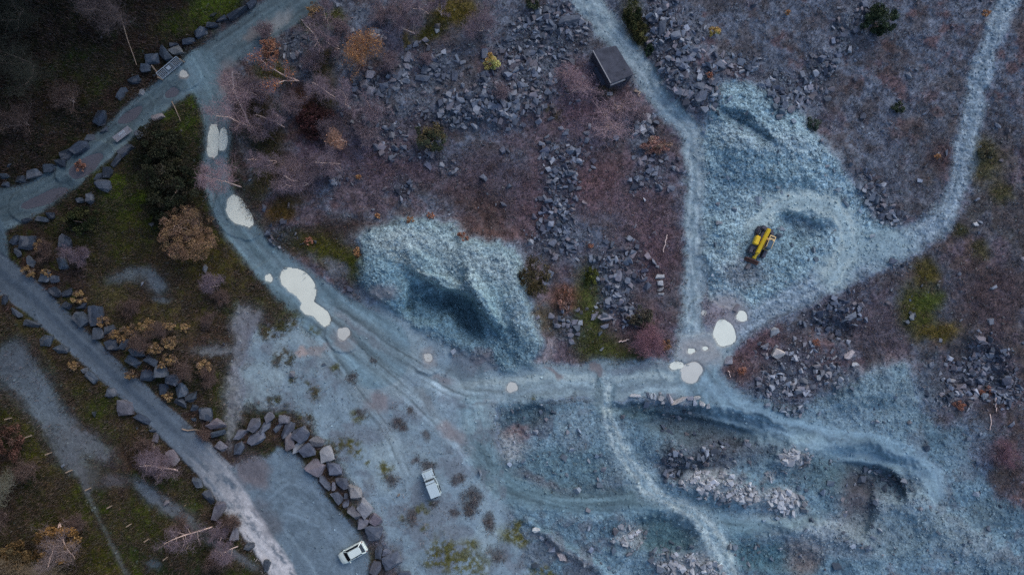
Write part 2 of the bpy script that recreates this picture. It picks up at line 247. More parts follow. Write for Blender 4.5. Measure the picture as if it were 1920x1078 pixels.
M5 = road('haul_road', R4, A(120, 143, 168), 10, .9, .3, .3, 1.5, 41, True); ruts(M5, [-8, 8], 5, A(138, 158, 182), .5); ruts(M5, [0], 4, A(100, 122, 146), .5)
R5 = [(1925, -60, 46), (1893, 0, 42), (1865, 62, 42), (1842, 130, 42), (1822, 220, 42), (1808, 290, 40), (1792, 365, 44), (1757, 418, 46), (1700, 455, 54), (1630, 484, 56), (1560, 518, 52), (1480, 562, 48), (1410, 602, 50), (1350, 640, 56), (1300, 690, 60)]
M5 = road('stone_track', R5, A(112, 134, 163), 11, .88, .35, .6, 4, 43, True); ruts(M5, [-11, 11], 6, A(136, 155, 182), .5)
RL = [(1415, 425, 30), (1450, 390, 40), (1500, 374, 48), (1550, 385, 52), (1586, 425, 54), (1592, 470, 56), (1560, 515, 56)]
M5 = road(None, RL, A(132, 156, 178), 14, .85, .4, .25, 3, 45, True); ruts(M5, [-14, 12], 6, A(154, 174, 192), .6); M = blob(1650, 462, 60, 34, 10, .6); paint(M, A(122, 148, 172), .8, .2); setf(SCR, M, 3); setf(STONE, M, .25)
sl_, m, s, t, w = M5; R6 = [(880, 730, 40), (950, 722, 56), (1040, 714, 64), (1120, 714, 66), (1210, 712, 62), (1290, 700, 66), (1345, 645, 60)]
M5 = road('haul_road', R6, A(124, 147, 170), 12, .9, .45, .2, .8, 46, True); ruts(M5, [6], 9, A(146, 165, 182), .5); ruts(M5, [-14, 22], 7, A(104, 124, 148), .5)
R7 = [(1310, 705, 70), (1370, 765, 76), (1450, 798, 72), (1560, 826, 68), (1660, 852, 64), (1730, 875, 50), (1760, 930, 30)]
M5 = road('haul_road', R7, A(108, 136, 164), 16, .9, .5, .15, .8, 47, True); ruts(M5, [-8, 10], 5, A(98, 122, 150), .4)
R9 = [(890, 760, 50), (900, 840, 60), (935, 900, 60), (1010, 935, 50), (1110, 945, 44), (1220, 940, 40), (1340, 980, 40), (1460, 985, 30), (1530, 970, 20)]
M5 = road(None, R9, A(94, 122, 144), 18, .75, .6, .2, 1.5)
R8 = [(1126, 716, 34), (1138, 770, 36), (1158, 830, 42), (1190, 888, 46), (1245, 936, 50), (1308, 972, 50), (1345, 1015, 46), (1366, 1070, 40), (1378, 1140, 36)]
M5 = road('stone_track', R8, A(124, 150, 176), 14, .85, .4, .4, 4, 48, True); ruts(M5, [-8, 9], 8, A(158, 178, 198), .65)
for p_ in ([(1122, 700, 13), (1122, 740, 15), (1124, 775, 12)], [(1152, 722, 10), (1148, 750, 9), (1150, 775, 8)]):
    sl_, m, s, t, w = line(p_, 4); paint((sl_, m), A(84, 108, 130), .7, .15)
mt = (CLS == NAMES.index('quarry_floor')); f_ = sstep(.45, .62, fbm(U, V, 46, 92, 5, .62)) * mt * .6; ALB[:] = mix(ALB, np.broadcast_to(A(88, 96, 116), ALB.shape), f_)
f_ = sstep(.5, .66, fbm(UW, VW, 60, 93, 5, .6)) * mt * .5; ALB[:] = mix(ALB, np.broadcast_to(A(126, 148, 170), ALB.shape), f_)
# tyre sweeps over the quarry floor
for p_ in ([(610, 600, 40), (700, 680, 34), (800, 770, 30), (880, 850, 24)], [(640, 590, 30), (760, 670, 34), (860, 730, 40), (930, 740, 30)], [(600, 640, 26), (660, 720, 26), (720, 800, 26), (760, 880, 20)]):
    sl_, m, s, t, w = line(p_, 12); n = fbm(t, s * .05, 6, 55, 3) - .5; paint((sl_, m), A(128, 148, 170), .4, .2); ALB[sl_] *= (1 + 1.9 * n * m)[..., None]
for p_, w_ in (([(560, 560), (640, 640), (740, 720), (850, 800), (930, 900)], 60), ([(690, 620), (790, 690), (880, 730), (980, 735), (1200, 715)], 50), ([(820, 720), (860, 800), (900, 880), (990, 930), (1150, 935)], 50), ([(960, 900), (1100, 930), (1260, 960), (1340, 1000), (1365, 1080)], 60), ([(1340, 720), (1450, 790), (1600, 830), (1730, 870)], 50)):
    sl_, m, s, t, w = line([(a, b_, w_) for a, b_ in p_], 20); n = fbm(t, s * .03, 5, 56, 3, .6) - .5; n2 = sstep(.45, .6, fbm(t * .3, s * .04, 9, 57, 2)); ALB[sl_] *= (1 + 1.1 * n * m * n2)[..., None]
for a in [(800, 745, 26, 7, -50, (92, 98, 112)), (795, 755, 30, 5, -52, (86, 94, 110)), (650, 600, 26, 5, -45, (98, 104, 122)), (690, 630, 40, 8, -40, (98, 108, 128)), (700, 565, 30, 10, -20, (108, 122, 144)), (860, 700, 30, 16, -30, (92, 112, 134)), (900, 700, 8, 14, 0, (84, 106, 128)), (905, 720, 8, 12, 0, (90, 108, 128)), (1245, 715, 40, 7, 0, (98, 118, 140)), (1200, 690, 60, 6, 6, (106, 116, 138))]:
    paint(blob(*a[:5], .7), A(*a[5]), .6, .2, 8)
# mud and silt patches
for a in [(802, 672, 17, 16, 0, (132, 138, 154)), (830, 713, 20, 9, -20, (104, 106, 122)), (902, 672, 12, 9, 0, (104, 106, 124)), (706, 757, 17, 18, 0, (110, 110, 126)), (838, 802, 18, 16, 0, (114, 114, 130)), (860, 815, 20, 14, -40, (112, 114, 130)), (588, 660, 28, 9, 10, (122, 122, 136)), (566, 665, 12, 8, 10, (150, 142, 152)), (640, 640, 16, 24, 40, (120, 124, 140)), (715, 550, 26, 16, 10, (112, 114, 132)), (630, 500, 26, 12, -30, (112, 120, 138)), (345, 140, 10, 7, 0, (120, 116, 126)), (520, 38, 30, 12, 30, (122, 130, 146)), (480, 60, 26, 10, 40, (110, 112, 126)), (430, 150, 18, 30, 0, (122, 114, 126)), (1360, 590, 40, 40, 0, (128, 128, 146)), (1310, 660, 40, 30, 0, (136, 140, 156)), (1040, 700, 20, 5, -30, (110, 104, 116)), (1115, 690, 16, 7, -30, (112, 106, 118))]:
    M = blob(*a[:5], .5); paint(M, A(*a[5]), .75, .15, 12); setf(SCR, M, .3); setf(STONE, M, .1)
# car park and footpath
CP = [(500, 856), (520, 836), (552, 846), (590, 890), (622, 940), (660, 982), (690, 1020), (694, 1060), (690, 1140), (585, 1140), (548, 1062), (500, 985), (462, 925), (432, 880), (448, 862), (475, 850)]
M = poly(CP, 5, False); paint(M, A(92, 112, 138), 1, .1, 30, 50); setf(HEA, M, 0); setf(GRS, M, 0); setf(SCR, M, .6); setf(RUB, M, 0); setf(STONE, M, .15); cls(M, 'car_park')
for p_ in ([(505, 960, 44), (545, 960, 44), (600, 985, 44), (640, 1030, 40), (650, 1090, 40)], [(500, 930, 40), (540, 900, 40), (590, 930, 40), (650, 1000, 40)]):
    sl_, m, s, t, w = line(p_, 6); n = fbm(t, s * .04, 6, 58, 3) - .5; ALB[sl_] *= (1 + .55 * n * m * (CLS[sl_] == NAMES.index('car_park')))[..., None]
sl_, m = M; ALB[sl_] = mix(ALB[sl_], ALB[sl_] * .8, m * sstep(.5, .68, fbm(U[sl_], V[sl_], 40, 59, 5, .6)))
paint(blob(472, 878, 32, 42, 20, .35), A(92, 92, 108), .85, .15); paint(blob(508, 985, 22, 20, 0, .6), A(84, 90, 106), .7, .3); paint(blob(490, 955, 16, 20, 0, .6), A(80, 86, 104), .6, .3)
M5 = road('footpath', [(452, 580, 34), (448, 640, 26), (442, 690, 22), (440, 735, 46), (436, 785, 34), (432, 840, 14)], A(100, 107, 122), 14, .8, .2, .3, 3, 49, True)
road('footpath', [(150, 880, 16), (168, 930, 14), (190, 980, 12), (215, 1030, 12), (245, 1090, 14)], A(80, 86, 98), 5, .75, .1, .2, 3)
# moss tufts on the open gravel
for u, v, r in [(533, 672, 13), (526, 610, 18), (545, 602, 16), (583, 618, 10), (505, 620, 14), (587, 730, 10), (590, 742, 8), (627, 690, 8), (553, 714, 5), (518, 745, 9), (565, 790, 14), (530, 772, 7), (672, 778, 12), (630, 835, 15), (662, 842, 13), (685, 869, 5), (724, 884, 12), (720, 878, 8), (756, 965, 7), (792, 956, 12), (793, 988, 7), (813, 940, 6), (820, 1030, 22), (845, 1045, 26), (880, 1060, 30), (812, 1050, 16), (960, 1000, 20), (975, 1010, 14), (970, 985, 12), (1010, 1070, 14), (1030, 1075, 8), (880, 1020, 12), (660, 835, 8), (1000, 745, 4)]:
    M = blob(u, v, r * 1.15, r * .95, 0, .75); M = (M[0], M[1] * sstep(.36, .6, fbm(U[M[0]], V[M[0]], 8, 66, 4, .65))); paint(M, A(76, 78, 38), .85, .5, 4); setf(GRS, M, 26, .8); setf(SCR, M, .4)
for u, v, r in [(801, 872, 11), (777, 858, 8), (680, 770, 9), (660, 712, 9), (740, 795, 12), (755, 800, 8), (770, 773, 6), (740, 785, 6), (875, 945, 14), (880, 955, 10), (817, 940, 8), (920, 985, 10), (915, 975, 10), (850, 960, 8), (930, 1040, 16), (795, 820, 8), (697, 675, 6), (860, 900, 10), (890, 930, 12), (770, 965, 14), (735, 900, 14)]:
    M = blob(u, v, r, r, 0, .6); paint(M, A(66, 66, 74), .8, .5, 4); setf(HEA, M, 10)

wm = np.clip(GRS / 14, 0, 1) * lw
for sc_, sd_, c_, lo in ((30, 101, (74, 58, 54), .54), (16, 102, (58, 52, 44), .55), (22, 103, (84, 74, 58), .58), (12, 104, (44, 52, 36), .56)):
    k_ = wm * sstep(lo - .03, lo + .07, fbm(UW, VW, sc_, sd_, 5, .65)); ALB[:] = mix(ALB, np.broadcast_to(A(*c_), ALB.shape), .42 * k_); GRS *= 1 - .4 * k_; HEA += 7 * k_
# west side growth painted darker to stand in for dimmer light
ALB *= (1 - .3 * lw * (GRS > 3))[..., None]
sl_, m = poly(HA, 36); setf(SCR, (sl_, m * (SCR[sl_] < 5)), 5, .8); sl_, m = poly(HB, 40); setf(SCR, (sl_, m * (SCR[sl_] < 5)), 5, .8)
# heights
Z += 1.3 * (fbm(U, V, 260, 70, 3) - .5) + .5 * (fbm(U, V, 60, 71, 3) - .5)
rough = 1 - np.clip((STONE < .3) * 1.0, 0, 1) * .75
Z += rough * (.5 * (fbm(U, V, 16, 72, 3) - .5) + (.12 + .35 * np.clip(STONE - .3, 0, 1)) * (fbm(U, V, 5.5, 73, 2) - .5))
addz((MA[0], MA[1]), .8)
for a in [(770, 490, 110, 70, 0, 1.8), (930, 520, 60, 90, 30, 2.6), (985, 610, 30, 70, 12, 1.2), (800, 500, 60, 14, -40, .7), (862, 585, 18, 40, 40, -1.4), (830, 528, 60, 8, -14, 1.2), (920, 590, 10, 60, 32, 1.3), (772, 556, 10, 26, 0, -1.4), (800, 580, 42, 26, 0, -1.2), (905, 560, 14, 60, 35, 1.4), (815, 545, 34, 7, 12, .9),
          (1430, 230, 80, 60, 0, 1.2), (1400, 232, 70, 12, -35, -.8), (1460, 290, 110, 50, 0, 1.4), (1500, 432, 46, 30, 0, -1.4), (1360, 470, 40, 60, 0, .9),
          (1330, 800, 110, 30, -6, -1.7), (1300, 850, 60, 20, 0, .8), (1370, 920, 110, 24, -10, 1.4), (1640, 884, 90, 40, -14, -1.6), (1700, 920, 40, 50, 40, .7), (1240, 1000, 60, 30, 0, -1.5), (985, 785, 46, 18, 30, -.9), (1490, 850, 46, 22, 30, 1.0), (1810, 1010, 110, 30, -30, .7), (1700, 1000, 60, 20, 30, -.5), (1450, 1040, 80, 26, -8, -1.0), (1640, 720, 70, 34, 30, 1.6), (1550, 1000, 90, 14, -10, .8), (1610, 950, 30, 50, 0, -1.2), (1070, 1035, 90, 9, -35, 1.2), (1200, 765, 60, 12, 0, -.9),
          (1820, 690, 60, 50, 0, -1.2), (1560, 620, 40, 20, 0, -1.0), (940, 180, 120, 50, 10, 1.2), (1300, 130, 60, 80, 30, 1.6), (300, 640, 60, 60, 0, 1.4), (200, 330, 80, 60, 0, .8)]:
    sl_, m = blob(*a[:5], .34 if a[5] < -1 else .5); Z[sl_] += a[5] * m
# the dug face below the heap's crest
for pts_, dep, w1, w2 in (([(735, 478, 1), (790, 512, 1), (830, 536, 1), (862, 542, 1), (888, 566, 1), (906, 608, 1), (914, 645, 1)], 3.4, 10, 62), ([(1175, 762, 1), (1250, 772, 1), (1330, 784, 1), (1420, 806, 1)], 1.3, 9, 60), ([(1560, 862, 1), (1640, 868, 1), (1690, 896, 1), (1706, 950, 1)], 1.5, 9, 70), ([(1355, 205, 1), (1400, 226, 1), (1450, 258, 1)], .7, 9, 40)):
    p_ = smooth_line(pts_, 5); js, is_ = box(p_, 90); d, s_, t, w = polydist(p_, UR[js, is_], VR[js, is_], False); e_ = s_ / s_.max(); side = (t if pts_[0][0] == 1175 or pts_[0][0] == 1560 else t) * -1 * (d < 85)
    Z[js, is_] -= dep * sstep(0, w1, side) * (1 - sstep(w1 + 8, w2, side)) * sstep(0, .35, e_) * sstep(1, .85, e_)
flat = lambda M, k=.8: Z.__setitem__(M[0], Z[M[0]] * (1 - k * M[1]))
flat((MR3[0], MR3[1]), .7)
# added hill, unseen beyond the frame, shaped to shade the west side
cl = 85 * sstep(-66, -250, U) + 14 * sstep(-300, -1500, U)
cn = 60 * sstep(0, 200, -(V + 66) - .45 * np.clip(U - 120, 0, None)) * sstep(1100, 300, U)
cs = 70 * sstep(0, 200, (V - 1160) - .6 * np.clip(U - 60, 0, None)) * sstep(900, 200, U)
SHADE_HILL = np.maximum(np.maximum(cl, cn), cs) * (1 + .25 * (fbm(U, V, 90, 75, 4) - .5)); Z += SHADE_HILL
NAMES.append('added_shade_hill'); CLS[SHADE_HILL > 1.5] = len(NAMES) - 1
ALB[SHADE_HILL > 1] = (ALB * np.array([.5, .52, .5]))[SHADE_HILL > 1]
# puddles lie flat
PUD = []
def zat(u, v):
    u = np.atleast_1d(np.asarray(u, float)); v = np.atleast_1d(np.asarray(v, float))
    i = np.clip(np.searchsorted(US, u) - 1, 0, NU - 2); j = np.clip(np.searchsorted(VS, v) - 1, 0, NV - 2)
    fx = (u - US[i]) / (US[i + 1] - US[i]); fy = (v - VS[j]) / (VS[j + 1] - VS[j])
    return (Z[j, i] * (1 - fx) + Z[j, i + 1] * fx) * (1 - fy) + (Z[j + 1, i] * (1 - fx) + Z[j + 1, i + 1] * fx) * fy
MILK, TAN, BROWN = 'milky', 'tan', 'brown'
def ell(u, v, a, b, ang=0, n=26, wob=.12, seed=0):
    rr = random.Random(seed * 77 + int(u)); ph = [rr.uniform(0, 6.3) for _ in range(3)]; out = []
    for k in range(n):
        t = 2 * math.pi * k / n; q = 1 + wob * (math.sin(2 * t + ph[0]) * .5 + math.sin(3 * t + ph[1]) * .6 + math.sin(5 * t + ph[2]) * .35)
        x, y = a * q * math.cos(t), b * q * math.sin(t); c, s = math.cos(R(ang)), math.sin(R(ang)); out.append((u + x * c + y * s, v - x * s + y * c))
    return out
PUDDLES = [
 ([(396, 234), (404, 233), (409, 246), (409, 272), (407, 290), (402, 297), (393, 295), (389, 282), (390, 260)], MILK, 'long milky puddle in the wheel rut of the narrow track, left of the pair'),
 ([(414, 243), (421, 241), (426, 254), (425, 270), (420, 282), (413, 283), (411, 265)], MILK, 'short milky puddle in the wheel rut of the narrow track, right of the pair'),
 ([(428, 374), (438, 366), (449, 371), (458, 381), (466, 393), (473, 408), (474, 420), (467, 427), (455, 422), (440, 417), (428, 406), (424, 392)], MILK, 'rounded milky puddle on the track beside the orange round tree'),
 ([(526, 519), (530, 508), (540, 502), (556, 503), (575, 514), (588, 530), (593, 547), (590, 558), (588, 566), (599, 574), (613, 584), (619, 598), (617, 607), (609, 612), (598, 604), (588, 592), (572, 588), (563, 578), (566, 568), (556, 556), (541, 545), (530, 534)], MILK, 'largest milky puddle, long and lobed, where the track widens'),
 (ell(505, 521, 7, 7, 0), MILK, 'tiny milky puddle just left of the largest one'),
 (ell(644, 625, 11, 11, 0), TAN, 'round tan puddle just below the largest milky puddle'),
 (ell(803, 670, 8, 7, 0), TAN, 'small tan puddle in a muddy ring on the quarry floor'),
 (ell(960, 726, 9, 9, 0), TAN, 'small pale puddle at the west end of the haul road'),
 (ell(1358, 625, 20, 24, 0, wob=.1), MILK, 'biggest round milky puddle at the track junction below the yellow machine'),
 (ell(1391, 593, 9, 10, 20), MILK, 'small milky puddle on the stone track right of the big round one'),
 (ell(1296, 698, 20, 18, 20), TAN, 'wide tan puddle at the bend of the haul road'),
 (ell(1268, 685, 12, 7, 10), MILK, 'oval milky puddle left of the wide tan one'),
 (ell(1296, 658, 6, 5, 0), MILK, 'little milky puddle above the oval one'),
 (ell(1322, 653, 4, 3, 0), MILK, 'speck of milky water between two larger puddles'),
 (ell(1320, 586, 4, 5, 0), TAN, 'speck of pale water beside the straight haul road'),
 (ell(323, 174, 14, 7, 30), BROWN, 'brown puddle on the gravel track below the metal gate'),
 (ell(245, 217, 24, 9, 35), BROWN, 'long brown puddle on the gravel track near the sign board'),
 (ell(160, 312, 34, 15, 35), BROWN, 'wide brown puddle on the gravel track between boulders'),
 (ell(85, 372, 44, 11, 22), BROWN, 'long brown puddle at the west end of the gravel track'),
 (ell(345, 139, 8, 6, 0), TAN, 'pale little puddle in front of the metal gate'),
]
for pts, kind, lab in PUDDLES:
    p = np.array(pts, float); M = poly(p, 7, False); sl_, m = M
    paint(poly(p, 20, False), A(80, 96, 116), .4, .1)
    if kind != BROWN: paint(poly(p, 6, False), A(168, 168, 170) if kind == MILK else A(150, 145, 150), .6, .06)
    zl = float(np.mean(zat(p[:, 0], p[:, 1]))); js, m3 = poly(p, 26, False); zz = Z[js]; _s, m2 = poly(p, 3, False); full = np.zeros((NV, NU)); full[_s] = m2; mm = full[js]
    near = zl + .09 * (.5 - mm) * 2 + .05 * (fbm(U[js], V[js], 7, 83, 3) - .5); k3 = np.clip(m3 * 3, 0, 1); zz = zz * (1 - k3) + near * k3
    ou = (mm < .1) & (m3 > .001); zz[ou] = np.maximum(zz[ou], zl + .03); Z[js] = zz
    c_ = p.mean(0); e_ = np.roll(p, -1, 0) - np.roll(p, 1, 0); nr = np.stack([e_[:, 1], -e_[:, 0]], -1); nr /= np.linalg.norm(nr, axis=1)[:, None] + 1e-9
    if np.sum((p - c_) * nr) < 0: nr = -nr
    p = p + nr * 1.0
    PUD.append((p, kind, lab, zl + .03)); setf(SCR, M, 0); setf(STONE, M, .05); setf(RUB, M, 0)

RUB *= .2 + 1.25 * sstep(.36, .62, fbm(U, V, 26, 81, 4, .6)); RUB *= 1.0
for p, kind, lab, z in PUD:
    sl_, m = poly(p, 3, False); Z[sl_] = np.where(m > .35, np.minimum(Z[sl_], z - .03), Z[sl_])
# objects stand on levelled spots
LOADER, ROVER, CAR, HUT = (1428, 455), (809, 905), (661, 1036), (1150, 121)
for (u, v), r in ((LOADER, 40), (ROVER, 34), (CAR, 40), (HUT, 52)):
    d = np.hypot(U - u, V - v); m = sstep(r * 1.6, r * .9, d); Z[:] = Z * (1 - m) + float(zat(u, v)[0]) * m
    m = d < r * .75; SCR[m] *= .25; RUB[m] = 0; HEA[m] = 0; GRS[m] = 0

# ------------------------------------------------------------------ mesh utilities
def mesh_np(name, V_, F, col=None, extra=None, smooth=False):
    me = bpy.data.meshes.new(name); F = np.asarray(F, np.int32); n, k = F.shape
    me.vertices.add(len(V_)); me.vertices.foreach_set('co', np.asarray(V_, np.float32).ravel())
    me.loops.add(n * k); me.loops.foreach_set('vertex_index', F.ravel())
    me.polygons.add(n); me.polygons.foreach_set('loop_start', np.arange(n, dtype=np.int32) * k); me.polygons.foreach_set('loop_total', np.full(n, k, np.int32))
    me.polygons.foreach_set('use_smooth', np.full(n, bool(smooth)))
    if col is not None:
        a = me.attributes.new('Col', 'FLOAT_COLOR', 'POINT'); c = np.ones((len(V_), 4), np.float32); c[:, :3] = col; a.data.foreach_set('color', c.ravel())
    for key, arr in (extra or {}).items():
        a = me.attributes.new(key, 'FLOAT', 'POINT'); a.data.foreach_set('value', np.asarray(arr, np.float32).ravel())
    me.update(calc_edges=True); return me
def put(name, me, mat=None, parent=None):
    o = bpy.data.objects.new(name, me); COL.objects.link(o)
    if mat is not None and me is not None and not me.materials: me.materials.append(mat)
    if parent is not None: o.parent = parent
    return o
def tag(o, label, cat, group=None, kind=None):
    o['label'] = label; o['category'] = cat
    if group: o['group'] = group
    if kind: o['kind'] = kind
    return o
def empty(name, loc, rz=0):
    o = bpy.data.objects.new(name, None); COL.objects.link(o); o.location = loc; o.rotation_euler = (0, 0, rz); o.empty_display_size = .2; return o
def P(u, v, dz=0.0):
    z = float(zat(u, v)[0]) + dz; k = S * (H - min(z, 8)) / H
    return Vector(((u - 960) * k, (539 - v) * k, z))

# ------------------------------------------------------------------ materials
def nmat(name, rough=.9, spec=.3):
    m = bpy.data.materials.new(name); m.use_nodes = True; nt = m.node_tree; b = nt.nodes['Principled BSDF']
    b.inputs['Roughness'].default_value = rough; b.inputs['Specular IOR Level'].default_value = spec
    return m, nt, b
def N(nt, t, **kw):
    n = nt.nodes.new(t)
    for k, v in kw.items():
        if k in n.inputs: n.inputs[k].default_value = v
        else: setattr(n, k, v)
    return n
def math_n(nt, op, a, b=None):
    n = nt.nodes.new('ShaderNodeMath'); n.operation = op
    for i, x in enumerate((a, b)):
        if x is None: continue
        if isinstance(x, (int, float)): n.inputs[i].default_value = x
        else: nt.links.new(x, n.inputs[i])
    return n.outputs[0]
def scale_col(nt, col, fac):
    n = nt.nodes.new('ShaderNodeVectorMath'); n.operation = 'SCALE'; nt.links.new(col, n.inputs[0]); nt.links.new(fac, n.inputs['Scale']); return n.outputs[0]

def ground_material():
    m, nt, b = nmat('quarry_ground', .95, .15); L = nt.links
    co = N(nt, 'ShaderNodeTexCoord').outputs['Object']
    col = N(nt, 'ShaderNodeAttribute', attribute_name='Col').outputs['Color']; st = N(nt, 'ShaderNodeAttribute', attribute_name='stone').outputs['Fac']
    v1 = N(nt, 'ShaderNodeTexVoronoi', Scale=2.6); v2 = N(nt, 'ShaderNodeTexVoronoi', Scale=6.0); n1 = N(nt, 'ShaderNodeTexNoise', Scale=1.3, Detail=8.0, Roughness=.7)
    for n in (v1, v2, n1): L.new(co, n.inputs['Vector'])
    def val(v):
        s = nt.nodes.new('ShaderNodeSeparateColor'); L.new(v.outputs['Color'], s.inputs[0]); return s.outputs[0]
    g1 = math_n(nt, 'MULTIPLY', math_n(nt, 'SUBTRACT', val(v1), .42), math_n(nt, 'MULTIPLY', st, .8))
    g2 = math_n(nt, 'MULTIPLY', math_n(nt, 'SUBTRACT', val(v2), .5), math_n(nt, 'ADD', math_n(nt, 'MULTIPLY', st, .7), .1))
    g3 = math_n(nt, 'MULTIPLY', math_n(nt, 'SUBTRACT', n1.outputs['Fac'], .5), .9)
    f = math_n(nt, 'MAXIMUM', math_n(nt, 'ADD', math_n(nt, 'ADD', math_n(nt, 'ADD', g1, g2), g3), 1.0), .25)
    L.new(scale_col(nt, col, f), b.inputs['Base Color'])
    hgt = math_n(nt, 'ADD', math_n(nt, 'MULTIPLY', v1.outputs['Distance'], math_n(nt, 'MULTIPLY', st, -1.2)), math_n(nt, 'MULTIPLY', n1.outputs['Fac'], .5))
    bp = N(nt, 'ShaderNodeBump', Strength=.5, Distance=.25); L.new(hgt, bp.inputs['Height']); L.new(bp.outputs['Normal'], b.inputs['Normal'])
    return m
MAT_GROUND = ground_material()
def attr_material(name, rough=.85, noise_scale=3.0, amt=.5, spec=.2):
    m, nt, b = nmat(name, rough, spec); L = nt.links
    col = N(nt, 'ShaderNodeAttribute', attribute_name='Col').outputs['Color']; co = N(nt, 'ShaderNodeTexCoord').outputs['Object']
    n = N(nt, 'ShaderNodeTexNoise', Scale=noise_scale, Detail=5.0, Roughness=.65); L.new(co, n.inputs['Vector'])
    f = math_n(nt, 'ADD', math_n(nt, 'MULTIPLY', math_n(nt, 'SUBTRACT', n.outputs['Fac'], .5), amt * 2), 1.0)
    L.new(scale_col(nt, col, f), b.inputs['Base Color']); return m
MAT_STONE = attr_material('loose_slate', .8, 4.0, .35, .3)
MAT_LEAF = attr_material('foliage', .9, 2.0, .3, .1)
def rock_material():
    m, nt, b = nmat('slate_boulder', .8, .35); L = nt.links
    info = N(nt, 'ShaderNodeObjectInfo'); co = N(nt, 'ShaderNodeTexCoord').outputs['Object']
    mp = N(nt, 'ShaderNodeMapping'); L.new(co, mp.inputs['Vector']); L.new(info.outputs['Location'], mp.inputs['Location'])
    n = N(nt, 'ShaderNodeTexNoise', Scale=3.0, Detail=8.0, Roughness=.7); n2 = N(nt, 'ShaderNodeTexNoise', Scale=1.1, Detail=3.0); n3 = N(nt, 'ShaderNodeTexNoise', Scale=9.0, Detail=4.0)
    for q in (n, n2, n3): L.new(mp.outputs[0], q.inputs['Vector'])
    f = math_n(nt, 'ADD', math_n(nt, 'MULTIPLY', math_n(nt, 'SUBTRACT', n.outputs['Fac'], .5), 1.5), 1.0)
    f = math_n(nt, 'MULTIPLY', f, math_n(nt, 'ADD', math_n(nt, 'MULTIPLY', info.outputs['Random'], .5), .75))
    lich = N(nt, 'ShaderNodeMix', data_type='RGBA'); L.new(scale_col(nt, info.outputs['Color'], f), lich.inputs[6]); lich.inputs[7].default_value = A4(104, 110, 124)
    L.new(math_n(nt, 'MULTIPLY', math_n(nt, 'GREATER_THAN', n2.outputs['Fac'], .58), .35), lich.inputs[0])
    L.new(lich.outputs[2], b.inputs['Base Color'])
    bp = N(nt, 'ShaderNodeBump', Strength=.6, Distance=.2); L.new(math_n(nt, 'ADD', n.outputs['Fac'], math_n(nt, 'MULTIPLY', n3.outputs['Fac'], .3)), bp.inputs['Height']); L.new(bp.outputs['Normal'], b.inputs['Normal'])
    return m
MAT_ROCK = rock_material()
def plain(name, col, rough=.5, metal=0.0, spec=.5, dirt=.25, ns=6.0, coat=0.0):
    m, nt, b = nmat(name, rough, spec); L = nt.links; co = N(nt, 'ShaderNodeTexCoord').outputs['Object']
    n = N(nt, 'ShaderNodeTexNoise', Scale=ns, Detail=6.0, Roughness=.6); L.new(co, n.inputs['Vector'])
    rgb = N(nt, 'ShaderNodeRGB'); rgb.outputs[0].default_value = tuple(col)[:3] + (1,)
    f = math_n(nt, 'ADD', math_n(nt, 'MULTIPLY', math_n(nt, 'SUBTRACT', n.outputs['Fac'], .5), dirt * 2), 1.0)
    L.new(scale_col(nt, rgb.outputs[0], f), b.inputs['Base Color']); b.inputs['Metallic'].default_value = metal; b.inputs['Coat Weight'].default_value = coat
    return m
M_ = dict(
    white=plain('white_paint', (.85, .88, .74), .4, 0, .4, .06, 3, .3), cream=plain('faded_white_paint', (.60, .66, .62), .5, 0, .4, .1, 3), glass=plain('dark_glass', (.01, .012, .016), .08, 0, .5, .1),
    rubber=plain('tyre_rubber', (.02, .02, .022), .9, 0, .2, .3), rim=plain('steel_rim', (.35, .36, .38), .45, .5, .5, .2), black=plain('black_trim', (.018, .018, .02), .6, 0, .4, .2),
    yellow=plain('yellow_paint', (.95, .58, .02), .45, 0, .4, .22, 4), orange=plain('cream_cab_paint', (.85, .55, .22), .55, 0, .4, .15), dusty=plain('dusty_grey_metal', (.10, .09, .10), .8, 0, .3, .5), lamp=plain('lamp_lens', (.55, .57, .6), .15, 0, .6, .05), red=plain('red_lens', (.35, .02, .02), .2, 0, .6, .05),
    concrete=plain('weathered_concrete', A(62, 66, 80), .95, 0, .2, .85, 1.3), wall=plain('slate_wall', A(60, 66, 84), .95, 0, .2, .5, 5.0), pale=plain('pale_lintel', A(124, 128, 140), .9, 0, .2, .3, 4), galv=plain('galvanised_steel', (.46, .50, .52), .5, .2, .5, .2), wood=plain('grey_wood', A(132, 122, 118), .9, 0, .2, .35, 8), signw=plain('white_sign', (.6, .6, .58), .5, 0, .4, .1), board=plain('grey_board', A(130, 134, 150), .7, 0, .3, .2),
    bark=plain('birch_bark', A(184, 168, 172), .85, 0, .2, .4, 5), bark_g=plain('grey_bark', A(120, 110, 112), .9, 0, .2, .4, 5), cabglass=plain('tinted_cab_glass', (.09, .13, .15), .12, 0, .5, .15))
def puddle_mat(name, col, rough):
    m = plain(name, col, rough, 0, .5, .14, .5); return m
PM = {MILK: puddle_mat('milky_water', (.93, .87, .66), .12), TAN: puddle_mat('silty_water', (.72, .65, .52), .25), BROWN: puddle_mat('brown_water', A(84, 88, 104), .12)}

